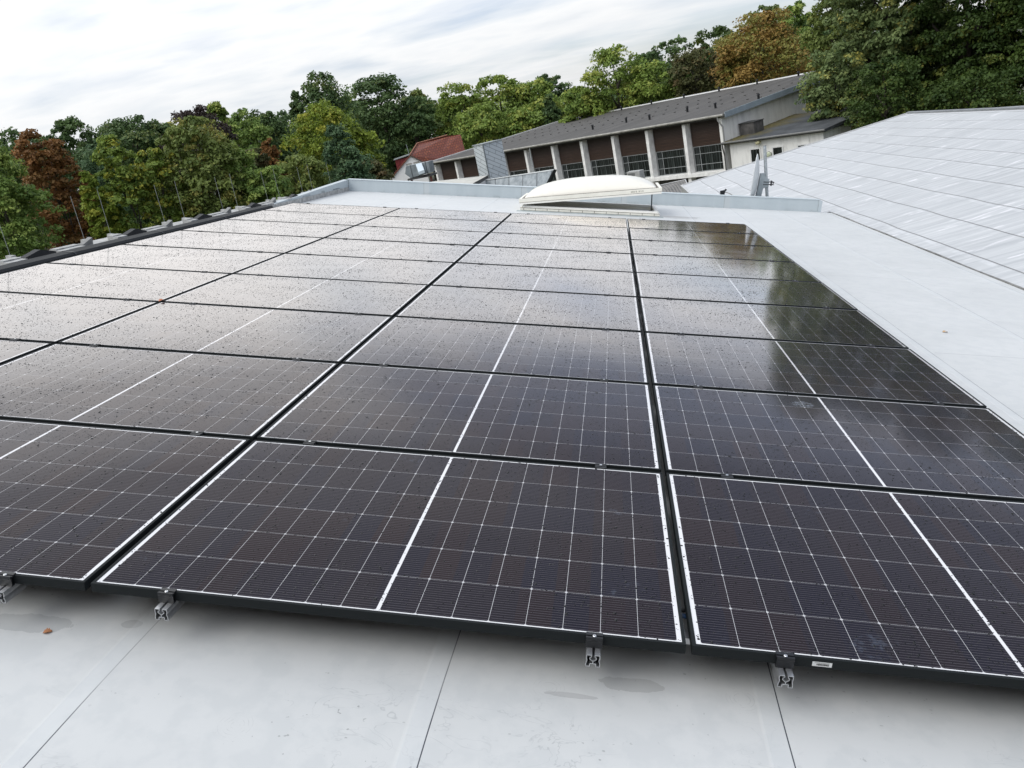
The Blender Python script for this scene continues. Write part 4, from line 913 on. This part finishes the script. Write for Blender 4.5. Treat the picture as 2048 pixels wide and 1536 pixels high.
# gable wing: steep right and left slopes; the long main roof behind it
rfm.poly([(0, -0.15, 0), (0, 6, 0.0), (-2.35, 6, -1.70), (-2.35, -0.15, -1.70), (0, -0.15, -0.14), (0, 6, -0.14), (-2.30, 6, -1.82), (-2.30, -0.15, -1.82)], [(3, 2, 1, 0), (4, 5, 6, 7), (0, 1, 5, 4), (1, 2, 6, 5), (2, 3, 7, 6), (3, 0, 4, 7)])
rfm.poly([(0, -0.15, 0.0), (1.5, -0.15, -1.25), (5.5, 1.0, -1.8), (5.5, 4.6, 0.80), (4.1, 4.6, 0.98), (0.85, 4.6, 0.80), (0, -0.15, -0.12), (1.5, -0.15, -1.37), (5.5, 1.0, -1.92), (5.5, 4.6, 0.68), (4.1, 4.6, 0.86), (0.85, 4.6, 0.68)], [(0, 1, 2, 3, 4, 5), (11, 10, 9, 8, 7, 6), (0, 6, 7, 1), (1, 7, 8, 2), (2, 8, 9, 3), (3, 9, 10, 4), (4, 10, 11, 5), (5, 11, 6, 0)])
rfm.build('roof', MT, hs)
vg = MB(); vg.tube([(0, -0.17, -0.06), (1.52, -0.17, -1.32)], 0.07, 6); vg.build('verge', plain('verge_brown', (0.11, 0.06, 0.045), 0.8).m, hs)
vg = MB(); vg.tube([(0, -0.15, 0.02), (0.85, 4.6, 0.84), (4.1, 4.6, 1.02)], 0.075, 6); vg.build('ridge_tiles', plain('ridge_tile', (0.26, 0.12, 0.075), 0.8, 0, 0.3, 3).m, hs)
for xx in (-0.62, 0.12):
    f = MB(); f.box(xx, xx + 0.56, -0.04, 0.0, -1.62, -0.78 - 0.02); fo = f.build('window', plain('window_grey', (0.30, 0.28, 0.25), 0.7).m, hs)
    MB().box(xx + 0.09, xx + 0.47, -0.05, -0.042, -1.55, -0.90).build('pane', plain('blind_cream', (0.50, 0.49, 0.42), 0.6).m, fo)
rs = empty('red_shed', local(787, 320, 90, R(13)) @ Matrix.Scale(70 / 66, 4), 'dark red outbuilding with flat grey roof behind the white gable', 'shed')
MB().box(0.15, 1.9, 0, 2.5, -6, -0.05).build('wall', plain('red_boards', (0.17, 0.022, 0.022), 0.7, 0, 0.2, 4).m, rs)
mb = MB(); mb.poly([(0.0, -0.2, -0.06), (2.0, -0.2, 0.16), (2.0, 2.6, 0.22), (0.0, 2.6, 0.0), (0.0, -0.2, 0.0), (2.0, -0.2, 0.22), (2.0, 2.6, 0.28), (0, 2.6, 0.06)], [(0, 1, 2, 3), (7, 6, 5, 4), (0, 4, 5, 1), (1, 5, 6, 2), (2, 6, 7, 3), (3, 7, 4, 0)]); mb.build('roof', plain('shed_roof_grey', (0.20, 0.215, 0.21), 0.7).m, rs)
mb = MB(); mb.tube([(1.8, 0.5, 0.2), (1.72, 0.5, 1.3)], 0.03, 6); mb.build('pole', M_GALV, rs)

# ------------------------------------------------------------------ trees
def leaf_material():
    cache = {}
    def get(name, dark, light, alt, altk):
        if name in cache: return cache[name]
        m = bpy.data.materials.new('foliage_' + name); m.use_nodes = True; t = m.node_tree; b = t.nodes['Principled BSDF']
        at_ = t.nodes.new('ShaderNodeAttribute'); at_.attribute_name = 'tone'
        s = t.nodes.new('ShaderNodeSeparateColor'); t.links.new(at_.outputs['Color'], s.inputs[0])
        c = ramp(t, s.outputs[0], [(0.05, dark), (0.95, light)])
        c = mix(t, mnode(t, 'MULTIPLY', ramp(t, s.outputs[1], [(1 - altk - 0.08, 0.0), (1 - altk + 0.08, 1.0)]), 0.85), c, alt)
        t.links.new(c, b.inputs['Base Color']); b.inputs['Roughness'].default_value = 0.6; b.inputs['Specular IOR Level'].default_value = 0.25
        tr_ = t.nodes.new('ShaderNodeBsdfTranslucent'); t.links.new(c, tr_.inputs[0])
        mx = t.nodes.new('ShaderNodeMixShader'); mx.inputs[0].default_value = 0.3
        t.links.new(b.outputs[0], mx.inputs[1]); t.links.new(tr_.outputs[0], mx.inputs[2])
        t.links.new(mx.outputs[0], t.nodes['Material Output'].inputs[0])
        cache[name] = m; return m
    return get
FOL = leaf_material()
def crown_mesh(seed, shape, ratio, nclump, nleaf, lsize):
    """crown of height 0..1 and half width 1; ratio = half width / height; leaves gathered in clumps on branches"""
    rng = np.random.default_rng(seed)
    cs = []; tries = 0
    ck = min(1.0, 1.25 * (150.0 / nclump) ** 0.5)
    while len(cs) < nclump and tries < 60000:
        tries += 1
        z = rng.uniform(0.02, 0.98)
        if shape == 'cone': prof = min(1.0, (1 - z) ** 0.72 * 1.15) * min(1, 0.55 + z * 3)
        elif shape == 'column': prof = min(1, (1 - z) ** 0.45 * 1.12) * min(1, 0.6 + 1.6 * z)
        elif shape == 'oval': prof = math.sqrt(max(0, 1 - (abs(z - 0.42) / 0.58) ** 2.3))
        else: prof = math.sqrt(max(0, 1 - ((z - 0.46) / 0.54) ** 2)) ** 0.9
        an = rng.uniform(0, 2 * math.pi)
        lobes = 1 + 0.16 * math.sin(3 * an + seed) + 0.13 * math.sin(5 * an + 2.1 * seed + z * 9) + 0.14 * math.sin(13 * z + 2 * an + seed)
        r = prof * lobes * 0.88 * (0.25 + 0.75 * rng.random() ** 0.42)
        if rng.random() > 0.25 + 0.75 * prof: continue
        cs.append((r * math.cos(an), r * math.sin(an), z + rng.normal(0, 0.014), rng.uniform(0.13, 0.30) * (0.75 + 0.45 * prof) * ck))
    cs = np.array(cs); n = len(cs)
    ctone = np.clip(rng.normal(0.5, 0.20, n) + 0.16 * np.sin(cs[:, 0] * 4 + seed) * np.cos(cs[:, 1] * 4 + cs[:, 2] * 5), 0, 1); calt = rng.random(n)
    idx = np.repeat(np.arange(n), nleaf); m = len(idx)
    d = rng.normal(size=(m, 3)); d /= np.linalg.norm(d, axis=1)[:, None]
    d[:, 2] = np.where(d[:, 2] < -0.30, -d[:, 2], d[:, 2])                 # leaves sit on the upper sides of a spray
    rad = cs[idx, 3] * (0.50 + 0.55 * rng.random(m))
    sq = 1.25 if shape == 'column' else 0.72
    P = cs[idx, :3].copy()
    P[:, 0] += d[:, 0] * rad; P[:, 1] += d[:, 1] * rad; P[:, 2] += d[:, 2] * rad * ratio * sq
    nrm = d * 0.75 + rng.normal(size=(m, 3)) * 0.5; nrm[:, 2] += 0.35; nrm /= np.linalg.norm(nrm, axis=1)[:, None]
    up = rng.normal(size=(m, 3)); t1 = np.cross(nrm, up); t1 /= np.linalg.norm(t1, axis=1)[:, None]; t2 = np.cross(nrm, t1)
    s = lsize * (rng.uniform(0.55, 1.25, m) * np.repeat(rng.uniform(0.8, 1.25, n), nleaf))[:, None]; zsc = np.array([1, 1, ratio])
    V = np.stack([P - t1 * s * zsc, P + t2 * s * 0.62 * zsc, P + t1 * s * zsc, P - t2 * s * 0.62 * zsc], 1).reshape(-1, 3)
    z0, z1 = np.percentile(V[:, 2], (0.3, 99.6)); V[:, 2] = (V[:, 2] - z0) / (z1 - z0)
    tone = np.clip(ctone[idx] * 0.62 + rng.random(m) * 0.38, 0, 1); alt = np.clip(calt[idx] * 0.75 + rng.random(m) * 0.25, 0, 1)
    me = bpy.data.meshes.new('crown'); me.vertices.add(4 * m); me.vertices.foreach_set('co', V.astype(np.float32).ravel())
    me.loops.add(4 * m); me.loops.foreach_set('vertex_index', np.arange(4 * m, dtype=np.int32))
    me.polygons.add(m); me.polygons.foreach_set('loop_start', np.arange(0, 4 * m, 4, dtype=np.int32)); me.polygons.foreach_set('loop_total', np.full(m, 4, np.int32))
    me.update(calc_edges=True)
    ca = me.color_attributes.new('tone', 'FLOAT_COLOR', 'POINT')
    col = np.ones((m, 4), np.float32); col[:, 0] = tone; col[:, 1] = alt
    ca.data.foreach_set('color', np.repeat(col, 4, 0).ravel())
    me.materials.append(None)
    return me
SEED = [11]
M_BARK = plain('bark', (0.060, 0.050, 0.040), 0.9, 0, 0.3, 3).m
TRK = {}
def trunk(kind):
    if kind in TRK: return TRK[kind]
    mb = MB(); r = random.Random(kind)
    # unit tree: trunk to z = 1, width unit = crown half width
    mb.tube([(0, 0, 0), (0.01, 0.0, 0.3), (0.0, 0.02, 0.6), (0.015, 0, 0.92)], [0.075, 0.055, 0.035, 0.008], 8)
    for k in range(9):
        z = 0.28 + 0.065 * k; a_ = k * 2.4 + r.random(); L = 0.75 * (1.1 - z)
        mb.tube([(0, 0, z), (math.cos(a_) * L * 0.5, math.sin(a_) * L * 0.5, z + 0.06), (math.cos(a_) * L, math.sin(a_) * L, z + 0.15)], [0.028, 0.018, 0.006], 5)
    o = mb.build('trunk', M_BARK); me = o.data; bpy.data.objects.remove(o); TRK[kind] = me; return me
COL = {   # dark leaf, light leaf, second tone, share of it
 'green': ((0.077, 0.140, 0.035), (0.262, 0.367, 0.083), (0.349, 0.418, 0.105), 0.25),
 'dark': ((0.045, 0.085, 0.034), (0.129, 0.201, 0.065), (0.178, 0.210, 0.065), 0.15),
 'blue': ((0.045, 0.092, 0.045), (0.137, 0.221, 0.103), (0.163, 0.227, 0.098), 0.15),
 'lime': ((0.100, 0.155, 0.020), (0.310, 0.385, 0.055), (0.370, 0.360, 0.050), 0.25),
 'olive': ((0.085, 0.127, 0.031), (0.262, 0.319, 0.087), (0.368, 0.326, 0.085), 0.22),
 'linden': ((0.088, 0.151, 0.030), (0.286, 0.379, 0.077), (0.379, 0.408, 0.088), 0.25),
 'rust': ((0.120, 0.058, 0.018), (0.340, 0.165, 0.055), (0.22, 0.13, 0.045), 0.25),
 'chestnut': ((0.156, 0.091, 0.026), (0.427, 0.286, 0.078), (0.221, 0.233, 0.056), 0.42),
 'purple': ((0.022, 0.016, 0.014), (0.067, 0.045, 0.038), (0.048, 0.048, 0.029), 0.2),
 'brown': ((0.052, 0.060, 0.023), (0.138, 0.144, 0.052), (0.149, 0.103, 0.046), 0.3),
 'grey': ((0.071, 0.120, 0.042), (0.258, 0.318, 0.120), (0.514, 0.454, 0.106), 0.13),
 'deep': ((0.020, 0.045, 0.010), (0.085, 0.135, 0.028), (0.16, 0.18, 0.035), 0.18),
 'fresh': ((0.074, 0.129, 0.025), (0.257, 0.339, 0.061), (0.489, 0.448, 0.067), 0.22),
}
NM = {'round': 'broadleaf_tree', 'oval': 'broadleaf_tree', 'cone': 'conical_tree', 'column': 'poplar_tree', 'big': 'broadleaf_tree', 'bigoval': 'broadleaf_tree', 'bush': 'bush'}
def tree(u, vtop, vbot, hw, d, kind, var, colour, label, group=None, spin=0.0):
    """a tree whose crown spans the picture column u +- hw and the rows vtop..vbot, d metres ahead"""
    top = at(u, vtop, d); s = d / F
    R_ = hw * s; H = (vbot - vtop) * s * 1.03
    base = Vector((top.x, top.y, ZG))
    # the picture leans against the plumb line: put the crown's middle under the seen middle
    mid = at(u, (vtop + vbot) / 2, d); base = Vector(((mid.x), (mid.y), ZG)); ztop = top.z
    def zrow(v):          # height at which the crown's axis crosses picture row v
        n_ = AY - AZ * ((v - 768) / F); return -(n_.dot(Vector((base.x, base.y, 0)) - CAM)) / n_.z
    ztop = zrow(vtop); H = ztop - zrow(vbot)
    root = empty(NM[kind], Matrix.Translation(base) @ Matrix.Rotation(spin, 4, 'Z'), label, 'bush' if kind == 'bush' else 'tree', group)
    zb = max(ztop - H - ZG, 0.15)
    SEED[0] += 7; Hm = ztop - ZG - zb; area = hw * (vbot - vtop) / 4.0
    nl = min(110000, max(9000, int(area * 4.2))); ncl = int(min(760, max(120, area / 20)))
    me = crown_mesh(SEED[0] + var, {'big': 'round', 'bigoval': 'oval', 'bush': 'round'}.get(kind, kind), R_ / Hm, ncl, max(30, nl // ncl), ((1.85 if kind in ('big', 'bigoval') else 1.6) * d / 778.0) / R_)
    o = bpy.data.objects.new('crown', me); C.objects.link(o); o.parent = root
    o.location = (0, 0, zb); o.scale = (R_, R_, ztop - ZG - zb)
    o.material_slots[0].link = 'OBJECT'; o.material_slots[0].material = FOL(colour, *COL[colour])
    t = bpy.data.objects.new('trunk', trunk(kind)); C.objects.link(t); t.parent = root; t.scale = (R_ * 0.9, R_ * 0.9, (ztop - ZG) * 0.93)
G_ = 'trees beyond the roofs'
# left of the hall, near to far
tree(10, 290, 560, 78, 34, 'big', 0, 'green', 'large mid green tree filling the left border of the picture', G_)
tree(-110, 300, 600, 100, 36, 'big', 1, 'olive', 'olive tree at the far left border, partly out of view', G_, 1.0)
tree(112, 264, 500, 60, 41, 'bigoval', 0, 'rust', 'rust brown autumn tree near the left border', G_)
tree(35, 265, 420, 60, 72, 'round', 1, 'dark', 'dark tree behind the left border tree', G_)
tree(165, 238, 420, 50, 76, 'round', 2, 'dark', 'dark pointed crown just right of the rust brown tree top', G_)
tree(205, 285, 430, 45, 60, 'round', 3, 'blue', 'bluish green rounded tree between the rust brown tree and the lime one', G_)
tree(280, 238, 420, 85, 84, 'round', 4, 'dark', 'broad dark green tree on the skyline above the lime tree', G_, 0.7)
tree(350, 250, 420, 50, 86, 'round', 0, 'dark', 'dark skyline tree left of the purple beech', G_, 2.0)
tree(255, 275, 500, 52, 40, 'bigoval', 0, 'fresh', 'yellow green tree behind the third and fourth rods', G_)
tree(196, 345, 500, 30, 39, 'bigoval', 1, 'lime', 'small yellowish tree at the foot of the rust brown tree', G_)
tree(325, 300, 480, 50, 42, 'bigoval', 2, 'fresh', 'yellow green tree close left of the tall olive cone', G_, 0.4)
tree(408, 240, 480, 82, 43, 'bigoval', 1, 'olive', 'tall olive green cone shaped tree behind the middle rods', G_, 1.3)
tree(478, 290, 440, 50, 44, 'round', 1, 'green', 'green tree right of the olive cone', G_, 0.4)
tree(408, 218, 380, 68, 70, 'round', 2, 'purple', 'dark purple leaved beech rising above the olive cone', G_)
tree(452, 206, 350, 40, 90, 'column', 0, 'linden', 'pale green slender skyline tree right of the purple beech', G_)
tree(505, 222, 380, 48, 78, 'round', 3, 'green', 'mid green skyline tree between purple beech and poplars', G_, 0.6)
tree(560, 225, 360, 45, 82, 'round', 4, 'dark', 'dark skyline tree left of the big yellow green tree', G_, 2.6)
tree(655, 209, 365, 78, 56, 'round', 0, 'lime', 'big bright yellow green tree left of the house', G_, 0.9)
tree(715, 260, 370, 50, 57, 'round', 2, 'lime', 'smaller yellow green tree right below the big yellow one', G_, 1.9)
tree(548, 280, 390, 20, 58, 'oval', 1, 'rust', 'small rust brown tree between green trees left of the yellow one', G_)
tree(518, 300, 420, 36, 50, 'bush', 0, 'brown', 'greyish brown bare looking bush below the small rust tree', G_)
tree(600, 312, 420, 62, 46, 'round', 1, 'olive', 'low olive tree behind the farthest rods', G_, 2.2)
tree(548, 335, 440, 45, 43, 'round', 3, 'green', 'low green tree behind the seventh and eighth rods', G_, 0.2)
tree(684, 252, 385, 58, 48, 'cone', 0, 'blue', 'dark bluish conical tree before the yellow green tree', G_)
tree(658, 148, 330, 66, 92, 'column', 1, 'dark', 'tall dark poplar clump with spiky top on the skyline', G_)
tree(615, 185, 330, 34, 93, 'column', 2, 'dark', 'shorter dark poplar at the left of the poplar clump', G_, 1.0)
tree(768, 155, 345, 84, 104, 'oval', 2, 'dark', 'tall dark dense tree behind the house', G_)
tree(830, 195, 340, 58, 102, 'round', 4, 'dark', 'dark tree directly above the red tiled roof', G_, 1.2)
tree(850, 182, 330, 46, 112, 'column', 0, 'olive', 'olive skyline tree between the brownish tree and the linden group', G_, 2.0)
tree(735, 322, 385, 45, 53, 'bush', 1, 'brown', 'low brownish bush left of the white gable', G_)
tree(735, 295, 380, 38, 58, 'bush', 0, 'green', 'green bush left of the red outbuilding', G_)
tree(925, 168, 320, 62, 106, 'round', 0, 'linden', 'first of the fresh green lindens above the red roof', G_, 1.5)
tree(1005, 152, 310, 70, 108, 'round', 1, 'linden', 'tallest fresh green linden of the middle group', G_, 0.5)
tree(1080, 162, 300, 56, 106, 'round', 2, 'linden', 'right hand linden of the middle group', G_, 2.5)
tree(965, 212, 330, 66, 100, 'round', 3, 'linden', 'fresh green tree standing before the linden group', G_, 0.3)
tree(1045, 215, 300, 56, 100, 'round', 4, 'linden', 'green tree low before the lindens, touching the hall ridge', G_, 1.8)
tree(1105, 190, 290, 30, 98, 'cone', 1, 'dark', 'small dark spruce shaped tree above the hall ridge', G_)
tree(1112, 148, 290, 42, 112, 'round', 2, 'dark', 'dark crown on the skyline behind the spruce', G_, 0.8)
tree(1162, 175, 280, 48, 84, 'round', 3, 'linden', 'green tree left of the tallest skyline linden', G_, 2.9)
tree(1235, 95, 255, 70, 83, 'oval', 3, 'linden', 'tall fresh green tree above the middle of the hall ridge', G_, 0.7)
tree(1300, 130, 250, 56, 82, 'round', 0, 'linden', 'green rounded tree right of the tall one above the hall', G_, 2.4)
tree(1345, 82, 230, 58, 104, 'round', 1, 'dark', 'dark skyline tree right of the tall fresh green one', G_, 1.1)
tree(1300, 108, 220, 40, 108, 'round', 2, 'dark', 'distant dark crown between green trees on the skyline', G_, 0.1)
tree(1392, 100, 225, 56, 80, 'round', 4, 'brown', 'brownish green rounded tree left of the chestnut', G_, 2.2)
tree(1440, 55, 200, 62, 100, 'round', 3, 'deep', 'deep green skyline tree left of the chestnut top', G_, 0.9)
tree(1535, 14, 160, 46, 96, 'round', 0, 'grey', 'grey green crown peeping over the chestnut', G_, 1.6)
tree(1590, 8, 160, 40, 92, 'round', 1, 'green', 'green crown between chestnut and the right border trees', G_, 2.7)
tree(1522, 28, 205, 92, 74, 'oval', 0, 'chestnut', 'large brown and olive autumn chestnut above the hall roof', G_, 1.9)
tree(1468, 90, 200, 36, 75, 'round', 2, 'chestnut', 'smaller brown autumn tree at the lower left of the chestnut by the hall ridge', G_, 0.6)
# right: tall trees close behind the main roof
tree(1668, -110, 262, 50, 60, 'bigoval', 0, 'olive', 'tall yellowish green tree at the end of the hall roof', G_, 0.5)
tree(1785, -330, 275, 130, 50, 'big', 0, 'grey', 'large grey green tree with yellow patches behind the right roof', G_, 2.1)
tree(1935, -330, 270, 140, 47, 'big', 1, 'deep', 'large deep green tree behind the right roof corner', G_, 0.3)
tree(2110, -400, 280, 150, 44, 'big', 2, 'deep', 'dark green tree at the right border', G_, 1.4)
tree(1850, 40, 250, 110, 56, 'big', 1, 'deep', 'shadowed lower tree between the two large right trees', G_, 2.6)
tree(1672, 90, 292, 62, 51, 'bigoval', 1, 'grey', 'small grey green tree hanging over the annex roof', G_, 0.8)
tree(1770, 120, 275, 75, 46, 'bush', 1, 'deep', 'dark green bush above the left edge of the right roof', G_, 0.2)
tree(1950, 140, 262, 90, 44, 'bush', 0, 'deep', 'dark green bush above the ridge of the right roof', G_, 1.2)
tree(2330, -420, 300, 170, 46, 'big', 0, 'grey', 'tall tree just outside the right border', G_, 0.9)
# far wood closing the gaps between the trunks
TL = ((-300, 330), (0, 310), (100, 315), (300, 275), (500, 262), (640, 225), (760, 215), (850, 225), (1000, 205), (1100, 205), (1200, 190), (1300, 165), (1400, 125), (1500, 75), (1600, 45), (2300, 20))
for k in range(26):
    u = -250 + k * 85; vt_ = np.interp(u, [p[0] for p in TL], [p[1] for p in TL])
    hz = 450.2 - 0.2158 * u
    tree(u, vt_ - 12 - 8 * (u < 620) + 12 * math.sin(k * 2.7), hz + 70, 88, 132 + 6 * (k % 3), 'round', k % 5, ('dark', 'deep', 'dark', 'green')[k % 4], 'distant tree of the wood closing the background behind the nearer trees', 'distant trees of the wood', k * 0.9)
